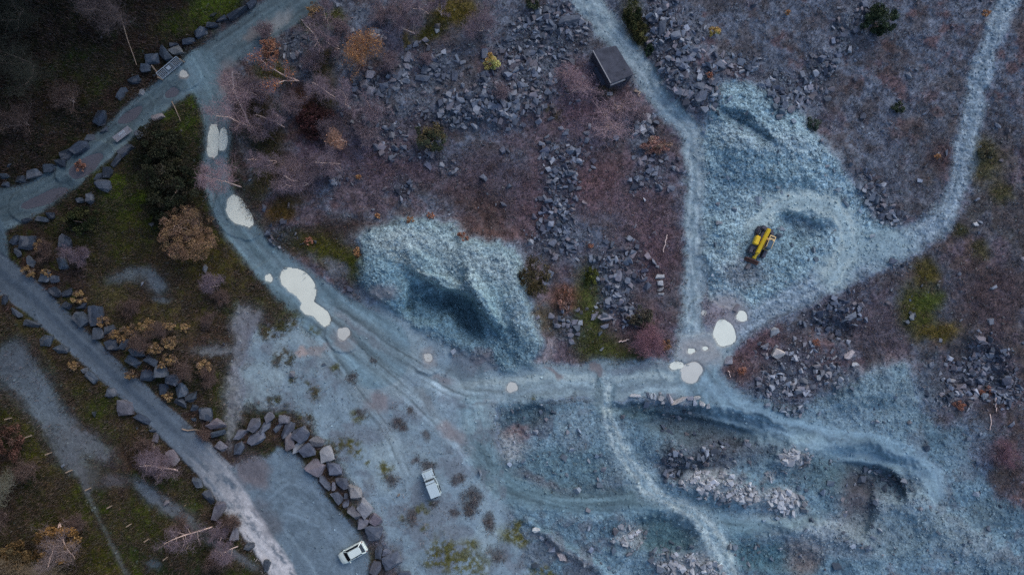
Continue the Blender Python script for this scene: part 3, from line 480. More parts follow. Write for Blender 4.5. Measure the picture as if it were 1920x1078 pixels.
# ------------------------------------------------------------------ terrain objects
gm = np.isin(CLS, [NAMES.index(q) for q in ('quarry_floor', 'excavated_shale', 'spoil_heap', 'spoil_apron', 'haul_road', 'stone_track', 'gravel_track', 'car_park')]); ALB[gm] *= np.array([1.02, 1.01, .94])
for q_, k_ in (('excavated_shale', .86), ('spoil_heap', .86), ('spoil_apron', .9), ('stone_track', .84), ('haul_road', .9)): ALB[CLS == NAMES.index(q_)] *= k_
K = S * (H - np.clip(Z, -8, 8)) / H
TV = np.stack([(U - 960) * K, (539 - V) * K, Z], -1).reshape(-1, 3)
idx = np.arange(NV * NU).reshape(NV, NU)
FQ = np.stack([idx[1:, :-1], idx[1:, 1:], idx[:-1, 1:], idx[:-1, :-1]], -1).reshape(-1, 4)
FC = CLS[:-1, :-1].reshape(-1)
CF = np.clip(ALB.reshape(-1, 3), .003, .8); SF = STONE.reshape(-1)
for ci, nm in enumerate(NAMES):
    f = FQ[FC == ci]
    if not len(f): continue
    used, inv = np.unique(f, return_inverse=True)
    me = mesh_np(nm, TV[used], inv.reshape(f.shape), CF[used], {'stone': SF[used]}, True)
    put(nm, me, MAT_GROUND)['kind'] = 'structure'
for p, kind, lab, z in PUD:
    q = smooth_line(np.vstack([p, p[:1]]), 4)[:-1]; k = S * (H - z) / H
    bm = bmesh.new(); vs = [bm.verts.new(((a - 960) * k, (539 - b_) * k, z)) for a, b_ in q]; f = bm.faces.new(vs)
    if f.normal.z < 0: f.normal_flip()
    bm.normal_update(); me = bpy.data.meshes.new('puddle')
    if f.normal.z < 0: bmesh.ops.reverse_faces(bm, faces=[f])
    bm.to_mesh(me); bm.free()
    o = put('puddle', me, PM[kind]); o['kind'] = 'structure'; o['label'] = lab

# ------------------------------------------------------------------ stone shapes
def hull(seed, npts, flat=.7, boxy=.6):
    r = random.Random(seed); bm = bmesh.new()
    if boxy >= .8:
        for sx in (-1, 1):
            for sy in (-1, 1):
                for sz in (-1, 1):
                    if r.random() < .82: bm.verts.new((sx * .5 * r.uniform(.3, 1), sy * .5 * r.uniform(.3, 1), sz * .5 * flat * r.uniform(.45, 1)))
        npts = max(npts - 8, 2)
    for _ in range(npts):
        d = Vector((r.gauss(0, 1), r.gauss(0, 1), r.gauss(0, 1))).normalized(); b = d / max(abs(d.x), abs(d.y), abs(d.z))
        q = d * (1 - boxy) + b * boxy; q = q * r.uniform(.8, 1.0); bm.verts.new((q.x * .5, q.y * .5, q.z * .5 * flat))
    h = bmesh.ops.convex_hull(bm, input=bm.verts[:]); kill = [e for e in h['geom_interior'] + h['geom_unused'] if isinstance(e, bmesh.types.BMVert)]
    bmesh.ops.delete(bm, geom=list(set(kill)), context='VERTS'); bmesh.ops.triangulate(bm, faces=bm.faces[:]); bm.normal_update(); return bm
def norm(bm):
    for ax in range(3):
        lo = min(v.co[ax] for v in bm.verts); hi = max(v.co[ax] for v in bm.verts)
        for v in bm.verts: v.co[ax] = (v.co[ax] - lo) / (hi - lo) - .5
BOULDER = []
for k in range(18):
    bm = hull(100 + k, 14 + (k % 5), 1.0, .8 + .2 * (k % 3) / 2)
    bmesh.ops.dissolve_limit(bm, angle_limit=R(14), verts=bm.verts[:], edges=bm.edges[:])
    bmesh.ops.bevel(bm, geom=bm.edges[:], offset=.014, segments=1, affect='EDGES', clamp_overlap=True)
    bmesh.ops.triangulate(bm, faces=bm.faces[:]); bmesh.ops.subdivide_edges(bm, edges=bm.edges[:], cuts=2, use_grid_fill=True)
    for v in bm.verts:
        n = mnoise.noise(v.co * 3.1 + Vector((k * 7.1, 0, 0))) * .045 + mnoise.noise(v.co * 9 + Vector((0, k * 3, 0))) * .018
        lay = (v.co.z * 6 + v.co.x * .8) % 1.0
        v.co += v.co.normalized() * (n + (.02 if lay < .3 else 0))
    norm(bm); me = bpy.data.meshes.new('boulder'); bm.to_mesh(me); bm.free(); me.materials.append(MAT_ROCK); BOULDER.append(me)
TPL = []
for k in range(26):
    bm = hull(300 + k, 10 + k % 3, [.3, .5, .75][k % 3], .97); bm.verts.ensure_lookup_table(); bm.verts.index_update()
    TPL.append((np.array([v.co[:] for v in bm.verts]), np.array([[v.index for v in f.verts] for f in bm.faces]))); bm.free()
def rotmats(n, tilt):
    a = RNG.uniform(0, 2 * np.pi, n); t = RNG.normal(0, tilt, n); b_ = RNG.uniform(0, 2 * np.pi, n)
    def rz(x): c, s, o, i = np.cos(x), np.sin(x), np.zeros(n), np.ones(n); return np.stack([c, -s, o, s, c, o, o, o, i], -1).reshape(n, 3, 3)
    c, s, o, i = np.cos(t), np.sin(t), np.zeros(n), np.ones(n); rx = np.stack([i, o, o, o, c, -s, o, s, c], -1).reshape(n, 3, 3)
    return rz(b_) @ rx @ rz(a)
FI = (slice(*np.searchsorted(VS, [-58, 1138])), slice(*np.searchsorted(US, [-58, 1978])))
def scatter(D, gain=1.0):
    lam = np.clip(D[FI], 0, None) * (2 * S) ** 2 * gain; n = RNG.poisson(lam); jj, ii = np.nonzero(n); cnt = n[jj, ii]; jj = np.repeat(jj, cnt); ii = np.repeat(ii, cnt)
    return US[FI[1]][ii] + RNG.uniform(0, 2, len(ii)), VS[FI[0]][jj] + RNG.uniform(0, 2, len(ii))
def world_np(u, v, dz=0): z = zat(u, v); k = S * (H - np.clip(z, -8, 8)) / H; return np.stack([(u - 960) * k, (539 - v) * k, z + dz], -1)
def field(F, u, v): return F[np.clip(np.searchsorted(VS, v), 0, NV - 1), np.clip(np.searchsorted(US, u), 0, NU - 1)]
def stones(name, D, smin, smax, power, tones, label, gain=1.0, local=.5, aspect=(.5, 1.0), tilt=.35, var=.26, thick=(.5, 1.2)):
    u, v = scatter(D, gain); n = len(u); c0 = world_np(u, v); size = smin + (smax - smin) * RNG.random(n) ** power
    loc = field(ALB, u, v); pal = field(PALE, u, v)[:, None]; tones = np.array(tones); tc = tones[RNG.integers(0, len(tones), n)]; tc = tc * (1 - .8 * pal) + np.array(A(150, 156, 172)) * .8 * pal
    col = (loc * local + tc * (1 - local)) * RNG.lognormal(0, var, n)[:, None]
    RM = rotmats(n, tilt); kk = RNG.integers(0, len(TPL), n); VV = []; FF = []; CC = []; off = 0
    for k, (tv, tf) in enumerate(TPL):
        s = np.nonzero(kk == k)[0]
        if not len(s): continue
        sc = size[s][:, None] * np.stack([np.ones(len(s)), RNG.uniform(*aspect, len(s)), RNG.uniform(*thick, len(s))], -1)
        pv = np.einsum('nij,nkj->nki', RM[s], tv[None] * sc[:, None, :]) + c0[s][:, None, :]; pv[..., 2] += size[s][:, None] * .16
        VV.append(pv.reshape(-1, 3)); CC.append(np.repeat(np.clip(col[s], .004, .8), len(tv), 0)); FF.append((tf[None] + (np.arange(len(s)) * len(tv))[:, None, None] + off).reshape(-1, 3)); off += len(s) * len(tv)
    o = put(name, mesh_np(name, np.vstack(VV), np.vstack(FF), np.vstack(CC)), MAT_STONE); tag(o, label, name.replace('_', ' '), None, 'stuff'); print(name, n); return o
slate = [A(90, 101, 122), A(72, 83, 104), A(114, 123, 142), A(60, 68, 88), A(96, 95, 108)]
stones('slate_rubble', RUB, .22, 1.3, 2.6, slate, 'blue grey angular slate rubble strewn over the heather and pits', 1.0, .25, (.35, 1.0), .7, .26, (.6, 1.4))
stones('crushed_slate', SCR, .12, .46, 2.6, [A(150, 171, 184), A(104, 131, 148), A(126, 151, 166), A(92, 117, 133)], 'crushed pale blue slate chips covering heaps and tracks', 1.0, .86, (.35, 1.0), .26, .17, (.35, .8))

# ------------------------------------------------------------------ ground cover
def tufts(name, D, hmin, hmax, wid, cols, label, gain=1.0, blades=5, spread=.18, local=.35):
    u, v = scatter(D, gain); n = len(u); u = np.repeat(u, blades); v = np.repeat(v, blades); c0 = world_np(u, v); m = n * blades
    c0[:, :2] += RNG.normal(0, spread, (m, 2)); a = RNG.uniform(0, 6.28, m); h = RNG.uniform(hmin, hmax, m); ln = RNG.uniform(.3, 1.3, m) * h
    d = np.stack([np.cos(a) * ln, np.sin(a) * ln, h], -1); p = np.stack([-np.sin(a), np.cos(a), np.zeros(m)], -1) * (wid * RNG.uniform(.5, 1.4, m))[:, None]
    VV = np.stack([c0 - p, c0 + p, c0 + d * .6 + p * .8, c0 + d], 1).reshape(-1, 3); FF = np.arange(m * 4).reshape(m, 4)
    cols = np.array(cols); tc = np.repeat(cols[RNG.integers(0, len(cols), n)], blades, 0); cc = (field(ALB, u, v) * local + tc * (1 - local)) * RNG.lognormal(0, .3, m)[:, None]
    o = put(name, mesh_np(name, VV, FF, np.repeat(np.clip(cc, .003, .6), 4, 0)), MAT_LEAF); tag(o, label, name.replace('_', ' '), None, 'stuff'); print(name, m)
tufts('heather', HEA, .1, .45, .035, [A(88, 77, 86), A(78, 75, 86), A(94, 78, 76), A(70, 64, 68), A(72, 73, 74), A(64, 58, 58)], 'purplish brown heather and dead stalks over the stony ground', 1.0, 6, .3, .5)
tufts('grass', GRS, .06, .22, .03, [A(60, 68, 26), A(72, 70, 34), A(48, 60, 26), A(82, 70, 50)], 'short olive green moss and grass', .55, 5, .2, .6)

# ------------------------------------------------------------------ boulders and blocks: (u, v, length, width, angle) in named rows
ORD = ['first', 'second', 'third', 'fourth', 'fifth', 'sixth', 'seventh', 'eighth', 'ninth', 'tenth', 'eleventh', 'twelfth'] + ['%dth' % k for k in range(13, 60)]
def rocks(kind, rows, label, group, cat, tones, order=0, rev=False, hk=.66, bury=.26, tag_end='left'):
    rows = sorted(rows, key=lambda r: r[order], reverse=rev)
    for i, r in enumerate(rows):
        u, v, L, W_ = r[:4]; ang = r[4] if len(r) > 4 and r[4] is not None else random.uniform(-30, 30); tone = r[5] if len(r) > 5 else random.choice(tones)
        o = bpy.data.objects.new(kind, random.choice(BOULDER)); COL.objects.link(o); hz = hk * (L + W_) * .5 * S
        dxy = 1 - hz * .5 / H
        o.location = P(u, v, hz * (.5 - bury)); o.location.x *= dxy; o.location.y *= dxy
        o.rotation_euler = (random.uniform(-.12, .12), random.uniform(-.12, .12), R(ang) + (math.pi if random.random() < .5 else 0)); o.scale = (L * S * 1.04, W_ * S * 1.04, hz)
        o.color = A4(*tone); word = 'pale' if sum(tone) > 345 else ('pinkish' if tone[0] > tone[2] - 6 else ('dark' if sum(tone) < 232 else 'grey'))
        size = 'large ' if L * W_ > 700 else ('small ' if L * W_ < 130 else ''); lng = 'long ' if not size and (L > 1.9 * W_ or W_ > 1.9 * L) else ''
        tag(o, f'{size}{lng}{word} {label.format(ORD[i])}', cat, group)
DK = [(58, 70, 88), (50, 61, 80), (65, 75, 92), (46, 56, 73)]
PK = [(82, 84, 100), (90, 88, 102), (78, 82, 98), (94, 96, 110)]
PL = (138, 146, 162)
rocks('boulder', [(471, 5, 22, 14, 40), (443, 20, 40, 12, 35), (413, 34, 22, 9, 15), (396, 45, 22, 13, 10), (373, 57, 28, 20, 40), (351, 75, 24, 14, 25), (326, 83, 18, 8, 10), (328, 93, 26, 18, 10, (104, 112, 124)), (306, 101, 34, 16, -50), (282, 109, 24, 20, 0), (270, 127, 20, 16, 0), (250, 150, 24, 16, 20), (225, 173, 26, 14, 45)],
      'boulder, {} from the left in the row behind the metal gate', 'boulders behind the metal gate', 'boulder', DK)
rocks('boulder', [(183, 220, 24, 28, 0), (193, 242, 18, 10, 10), (167, 258, 18, 14, 0), (145, 277, 34, 18, 35), (123, 289, 30, 20, 20), (111, 305, 20, 16, 0), (88, 315, 26, 15, 0), (58, 326, 30, 15, 15), (33, 336, 24, 16, 10), (6, 345, 18, 12, 0), (5, 330, 18, 12, 0)],
      'boulder, {} from the left along the gravel track upper edge', 'boulders along the upper edge of the gravel track', 'boulder', DK)
rocks('boulder', [(262, 248, 26, 16, 35), (233, 280, 30, 16, 45), (215, 300, 28, 12, 45), (198, 323, 20, 20, 0), (185, 331, 20, 14, 0), (190, 348, 30, 24, 0), (165, 371, 16, 22, 10), (148, 375, 18, 12, 20), (93, 404, 18, 12, 0), (75, 410, 26, 9, -10), (48, 412, 20, 9, 5)],
      'boulder, {} from the left along the gravel track lower edge', 'boulders along the lower edge of the gravel track', 'boulder', DK)
tag_rock = [(264, 172, 11, 12, 0, PL)]
rocks('boulder', tag_rock, 'block standing alone on the verge below the metal gate', None, 'boulder', DK)
rocks('boulder', [(294, 218, 22, 11, 25, (140, 140, 154))], 'slab lying on the grass tip beside the gravel track', None, 'boulder', DK)
rocks('boulder', [(24, 450, 18, 18, 0), (46, 455, 28, 26, 0), (118, 452, 22, 28, 0), (30, 474, 18, 14, -45), (53, 490, 20, 16, -30), (111, 495, 20, 30, 30), (81, 518, 18, 24, 0), (100, 523, 18, 14, 0), (100, 546, 26, 14, -40), (121, 549, 20, 18, 0), (120, 573, 22, 14, -20), (150, 573, 22, 12, 0), (174, 591, 26, 38, 0), (147, 598, 34, 24, -35), (179, 625, 22, 22, 0), (203, 618, 22, 14, 20)],
      'boulder, {} from the top on the bank above the lane fork', 'boulders on the bank beside the upper lane', 'boulder', DK, 1)
rocks('boulder', [(207, 646, 26, 24, 0), (233, 646, 24, 20, 0), (254, 659, 28, 22, 0), (247, 678, 28, 20, -40), (281, 677, 24, 14, -35), (274, 704, 26, 22, 0), (297, 697, 28, 22, 0), (318, 713, 26, 22, 0), (304, 729, 20, 20, 0), (337, 733, 24, 24, 45), (354, 744, 22, 22, 0), (336, 758, 26, 20, -40), (364, 765, 16, 14, 0), (382, 778, 26, 26, 0), (403, 799, 32, 22, -30, PK[1]), (363, 787, 10, 8, 0), (407, 813, 28, 12, 10), (413, 838, 20, 18, -45, PK[0])],
      'boulder, {} from the top in the thick row beside the golden shrubs', 'boulders beside the golden shrubs', 'boulder', DK, 1)
rocks('boulder', [(5, 562, 10, 18, 0), (28, 588, 26, 10, -40), (55, 608, 30, 12, -20), (83, 639, 26, 20, 0), (111, 656, 28, 16, -25), (158, 695, 14, 12, 0), (170, 708, 26, 14, -45), (205, 738, 22, 20, 0), (232, 765, 28, 30, 0, PK[2]), (264, 787, 30, 16, -40), (286, 808, 14, 8, -30), (288, 823, 14, 22, 0, PK[0]), (321, 858, 18, 30, 30, PK[1]), (367, 906, 20, 20, 0), (390, 933, 16, 28, 25), (407, 961, 24, 34, 0, PK[0]), (437, 1002, 16, 28, 0, PK[3]), (466, 1026, 20, 14, 0), (499, 1060, 14, 20, 0)],
      'boulder, {} from the top on the left verge of the lane', 'boulders on the lower left verge of the lane', 'boulder', DK, 1)
PP = [(72, 80, 100), (82, 87, 104), (70, 79, 98), (88, 92, 108)]
rocks('boulder', [(450, 816, 26, 18, 0), (474, 799, 24, 26, 0), (446, 842, 24, 20, 25), (476, 824, 34, 24, 20), (495, 801, 26, 14, 40), (503, 783, 20, 16, 40), (532, 787, 20, 16, 0), (521, 802, 20, 12, 30), (537, 806, 34, 18, 45), (563, 815, 30, 28, -40), (540, 829, 19, 33, 15, (104, 102, 114)), (558, 839, 28, 16, 30, (116, 124, 140)), (573, 847, 28, 26, 30), (592, 830, 26, 20, -35, (84, 88, 100)), (610, 853, 26, 28, 20, (118, 124, 138)), (588, 878, 34, 28, -30, (100, 100, 116)), (625, 882, 30, 28, 0)],
      'boulder, {} from the left in the arc heading the car park', 'boulders heading the car park', 'boulder', PP)
rocks('boulder', [(608, 906, 32, 14, -55), (625, 912, 8, 16, 0), (640, 908, 22, 26, 20), (664, 926, 26, 28, 0, (124, 128, 140)), (631, 933, 26, 14, -50), (647, 946, 12, 16, 0), (648, 930, 9, 11, 0), (660, 963, 34, 18, -35), (680, 955, 30, 26, -40, (108, 114, 130)), (680, 982, 20, 20, 0), (703, 976, 26, 18, -35, (98, 96, 114)), (700, 1002, 34, 28, 0), (709, 1037, 14, 24, 0), (725, 1037, 18, 14, 0), (733, 1053, 34, 28, 20), (703, 1068, 22, 26, 0), (758, 1076, 24, 8, 0)],
      'boulder, {} from the top in the wall right of the car park', 'boulders walling the car park', 'boulder', PP, 1)
BK = [(84, 94, 114), (76, 86, 108), (92, 100, 120), (70, 80, 100), (100, 104, 122)]
def blocks(rows, where, group, order=0, tones=BK): rocks('slate_block', rows, 'slate block, {} from the ' + ('left' if order == 0 else 'top') + ' ' + where, group, 'slate block', tones, order, False, .55, .2)
blocks([(797, 74, 12, 10), (786, 78, 8, 8), (778, 83, 13, 11), (768, 88, 9, 8), (762, 93, 8, 7), (764, 105, 14, 20, 0), (761, 123, 15, 13), (746, 138, 16, 22, 0), (758, 138, 15, 12), (761, 150, 17, 12)], 'below the pale offcut pile', 'blocks below the pale offcut pile', 1)
blocks([(693, 140, 20, 15, -10), (680, 158, 20, 18), (718, 160, 22, 14, 15), (707, 173, 14, 14), (723, 172, 12, 11), (727, 180, 9, 9), (667, 185, 8, 8), (665, 167, 12, 10), (694, 170, 14, 18)], 'below the golden brown birch', 'blocks below the golden brown birch')
blocks([(797, 130, 12, 20, -20), (811, 121, 22, 16, -40), (813, 110, 18, 10, -20), (792, 145, 28, 12, -10), (808, 139, 10, 10), (851, 144, 15, 26, 0), (908, 100, 14, 18, 0), (908, 139, 18, 14), (910, 152, 22, 12, 35), (841, 175, 18, 14)], 'in the gap left of the yellow shrub', 'blocks around the yellow shrub')
blocks([(858, 200, 14, 12), (843, 198, 16, 16), (826, 210, 14, 10), (793, 209, 8, 7), (901, 208, 13, 11), (907, 178, 16, 14), (931, 168, 24, 10, -35), (923, 199, 20, 12), (891, 195, 16, 12), (863, 188, 18, 12), (946, 193, 12, 20, 30)], 'in the bank below the yellow shrub', 'blocks in the long rubble bank')
blocks([(1068, 36, 44, 16, 10), (1064, 60, 10, 9), (996, 99, 16, 12), (1016, 101, 12, 12), (970, 108, 10, 8), (1049, 104, 9, 8), (1065, 130, 10, 8), (1031, 152, 10, 14), (968, 200, 18, 14), (988, 200, 9, 9), (1040, 10, 12, 8), (1003, 140, 12, 10), (985, 160, 12, 9), (1052, 240, 10, 9), (1060, 250, 12, 8), (1100, 250, 12, 9), (1155, 258, 12, 10), (1100, 262, 10, 12)], 'scattered left of the flat roofed hut', 'blocks left of the hut')
blocks([(1243, 51, 14, 30, 0), (1264, 38, 8, 12), (1276, 45, 10, 14), (1293, 44, 12, 10), (1226, 55, 12, 10), (1268, 66, 20, 16), (1303, 93, 18, 12), (1283, 110, 18, 14), (1273, 113, 14, 12), (1283, 124, 20, 14), (1264, 135, 12, 9), (1273, 145, 12, 9), (1236, 22, 12, 14), (1248, 5, 14, 10), (1290, 72, 14, 10), (1308, 78, 10, 10)], 'right of the track beside the hut', 'blocks right of the hut track', 1)
blocks([(1311, 160, 20, 14), (1327, 165, 16, 10), (1316, 179, 26, 18, 25), (1283, 174, 18, 12), (1296, 173, 9, 10), (1293, 183, 16, 6), (1286, 190, 18, 8), (1267, 169, 12, 12), (1338, 153, 16, 14), (1336, 187, 16, 8), (1340, 199, 14, 16), (1351, 120, 22, 10), (1370, 122, 14, 9)], 'at the head of the pale apron', 'blocks at the head of the apron')
blocks([(1480, 183, 10, 18), (1494, 185, 8, 20), (1473, 198, 12, 16), (1485, 205, 14, 14), (1458, 188, 12, 11), (1503, 189, 12, 22), (1520, 164, 14, 10), (1500, 172, 8, 14), (1533, 167, 12, 7, 25), (1551, 172, 7, 9), (1538, 195, 10, 6), (1446, 175, 12, 10), (1440, 160, 14, 10), (1622, 8, 12, 14)], 'on the dark rim right of the apron', 'blocks on the upper right rim')
blocks([(1636, 368, 18, 20), (1630, 352, 12, 8), (1676, 490, 14, 12), (1682, 414, 9, 6, 20, PL), (1674, 419, 9, 7, 20, PL), (1672, 396, 10, 8), (1658, 386, 10, 7)], 'between the apron and the stone track', 'blocks between apron and stone track')
rocks('slate_block', [(1831, 420, 12, 8, 0, (140, 146, 160))], 'block alone on the scrub right of the stone track', None, 'slate block', BK)
blocks([(1041, 277, 11, 6, 20), (1020, 292, 12, 14), (1012, 295, 6, 12), (1036, 455, 14, 14), (1056, 449, 10, 9), (1066, 463, 11, 8), (1041, 482, 10, 14), (1064, 435, 9, 12), (1024, 468, 10, 9), (1020, 435, 9, 8), (1031, 360, 10, 8), (1042, 373, 8, 6), (1050, 374, 8, 6), (1030, 340, 12, 9), (1062, 322, 9, 12), (1076, 472, 12, 5)], 'in the central block stream', 'blocks in the central stream', 1)
blocks([(1217, 320, 14, 12), (1228, 326, 12, 8), (1238, 334, 9, 8), (1232, 316, 7, 10), (1273, 320, 9, 6), (1250, 297, 9, 8), (1188, 296, 8, 8), (1204, 345, 9, 8), (1222, 300, 10, 8)], 'left of the straight haul road', 'blocks left of the straight haul road')
blocks([(1160, 518, 16, 20), (1177, 526, 12, 11), (1142, 533, 10, 9), (1146, 518, 10, 6), (1108, 485, 8, 14), (1031, 514, 12, 14, -30), (1140, 484, 8, 10)], 'right of the dark olive bush', 'blocks right of the dark olive bush')
rocks('slate_block', [(1238, 519, 18, 9, 0), (1238, 531, 12, 10, 5), (1239, 542, 12, 8, 0), (1240, 551, 12, 5, 0)], 'slate slab, {} from the top in the haul road stack', 'slabs stacked by the haul road', 'slate slab', [(132, 138, 152)], 1)
blocks([(1135, 595, 28, 14, 0), (1115, 594, 16, 12), (1135, 612, 16, 8), (1069, 629, 13, 13), (1071, 639, 10, 9), (1083, 626, 9, 7), (1034, 592, 12, 12), (1063, 577, 9, 9), (1083, 581, 9, 9), (1008, 595, 8, 7), (1078, 604, 14, 10), (1088, 605, 9, 10, 0, PL), (1046, 611, 12, 8), (1065, 611, 8, 9), (1070, 619, 9, 7), (1057, 609, 8, 9)], 'among the moss above the haul road', 'blocks among the moss', 0, [(104, 108, 126), (96, 100, 118)])
SLB = [(128, 140, 158), (112, 124, 146), (138, 144, 156), (104, 112, 136)]
blocks([(1192, 742, 22, 5, -3, PL), (1216, 742, 6, 13), (1222, 743, 6, 12), (1229, 744, 8, 13), (1238, 738, 6, 6, 40, PL), (1240, 747, 12, 9), (1257, 748, 8, 20, 30, (140, 142, 156)), (1243, 755, 8, 5, 10, PL), (1275, 751, 34, 8, 20, (150, 152, 162)), (1294, 747, 12, 10), (1307, 746, 14, 8), (1304, 756, 8, 12), (1317, 758, 13, 11), (1328, 762, 7, 10, 10, PL), (1293, 774, 9, 6)], 'in the slabs edging the haul road', 'slabs edging the haul road', 0, SLB)
blocks([(1367, 676, 16, 15, 0, (124, 128, 144)), (1455, 623, 17, 19, 0, PL), (1461, 664, 22, 18, -30, (160, 158, 164)), (1594, 665, 14, 20, -20, (136, 134, 146)), (1605, 684, 14, 10, -20, PL), (1574, 692, 8, 16, 0), (1535, 626, 12, 6), (1599, 593, 18, 12), (1613, 599, 12, 8), (1503, 729, 16, 10), (1536, 708, 9, 10, 0, PL), (1541, 703, 6, 8, 0, PL), (1491, 715, 9, 12, 20, PL), (1484, 663, 12, 7), (1565, 670, 11, 7, 30, PL), (1441, 742, 6, 12), (1440, 760, 14, 8)], 'on the slope below stone track', 'blocks on the slope below the stone track', 0, [(104, 114, 134), (116, 120, 138), (92, 104, 126)])
blocks([(1785, 714, 16, 9, -10, (140, 144, 158)), (1851, 744, 14, 14, 20, (112, 124, 144)), (1809, 725, 8, 12), (1768, 738, 9, 5), (1748, 684, 12, 10), (1820, 715, 10, 12), (1795, 735, 10, 6), (1830, 665, 12, 9), (1870, 690, 12, 10), (1890, 715, 18, 14, 10, (60, 66, 84)), (1775, 745, 12, 5), (1800, 690, 9, 9), (1846, 700, 10, 12)], 'in the dark right edge hollow', 'blocks in the dark hollow')
blocks([(1005, 995, 14, 10, -20, (168, 178, 192)), (1016, 1008, 12, 11, -30, (156, 164, 180)), (1026, 1017, 10, 9, -30), (1035, 1030, 14, 12, 0, (110, 122, 146)), (1053, 1045, 14, 18, 20, (170, 166, 176))], 'in the line by lower shale bank', 'blocks by the lower shale bank')

# ------------------------------------------------------------------ plants
def tube_np(path, radii, sides=5):
    path = np.asarray(path, float); n = len(path); t = np.gradient(path, axis=0); t /= np.linalg.norm(t, axis=1)[:, None] + 1e-9
    ref = np.where(np.abs(t[:, 2:3]) > .9, [[1., 0, 0]], [[0, 0, 1.]]); a = np.cross(t, ref); a /= np.linalg.norm(a, axis=1)[:, None] + 1e-9; b_ = np.cross(t, a)
    th = np.arange(sides) * 2 * np.pi / sides
    v = path[:, None] + (a[:, None] * np.cos(th)[None, :, None] + b_[:, None] * np.sin(th)[None, :, None]) * np.asarray(radii)[:, None, None]
    f = []
    for i in range(n - 1):
        for k in range(sides): f.append((i * sides + k, i * sides + (k + 1) % sides, (i + 1) * sides + (k + 1) % sides, (i + 1) * sides + k))
    return v.reshape(-1, 3), np.array(f)
def join(parts):
    V_ = []; F = []; o = 0
    for v, f in parts: V_.append(v); F.append(f + o); o += len(v)
    return np.vstack(V_), np.vstack(F)
def prisms(a, b_, w):            # many thin three-sided twigs
    n = len(a); t = b_ - a; t /= np.linalg.norm(t, axis=1)[:, None] + 1e-9; p = np.cross(t, RNG.normal(0, 1, (n, 3))); p /= np.linalg.norm(p, axis=1)[:, None] + 1e-9; q = np.cross(t, p); w = np.broadcast_to(w, (n,))[:, None]
    r = [p * w, (-.5 * p + .87 * q) * w, (-.5 * p - .87 * q) * w]; V_ = np.stack([a + r[0], a + r[1], a + r[2], b_ + r[0] * .4, b_ + r[1] * .4, b_ + r[2] * .4], 1).reshape(-1, 3)
    f0 = np.array([[0, 1, 4, 3], [1, 2, 5, 4], [2, 0, 3, 5]]); return V_, (f0[None] + (np.arange(n) * 6)[:, None, None]).reshape(-1, 4)
def leaves(pts, size):
    n = len(pts); a = RNG.normal(0, 1, (n, 3)); a /= np.linalg.norm(a, axis=1)[:, None]; b_ = np.cross(a, RNG.normal(0, 1, (n, 3))); b_ /= np.linalg.norm(b_, axis=1)[:, None]; s = (size * RNG.uniform(.6, 1.4, n))[:, None]
    return np.stack([pts - a * s, pts - b_ * s * .55, pts + a * s, pts + b_ * s * .55], 1).reshape(-1, 3), np.arange(n * 4).reshape(n, 4)
def limb(rr, p0, d0, length, r0, wob=.25, up=.1, n=7):
    p = np.array(p0, float); d = np.array(d0, float); d /= np.linalg.norm(d); pts = [p.copy()]
    for _ in range(n):
        d = d + rr.normal(0, wob, 3) * .6; d[2] += up; d /= np.linalg.norm(d); p = p + d * length / n; pts.append(p.copy())
    return np.array(pts), np.linspace(r0, r0 * .25, n + 1)
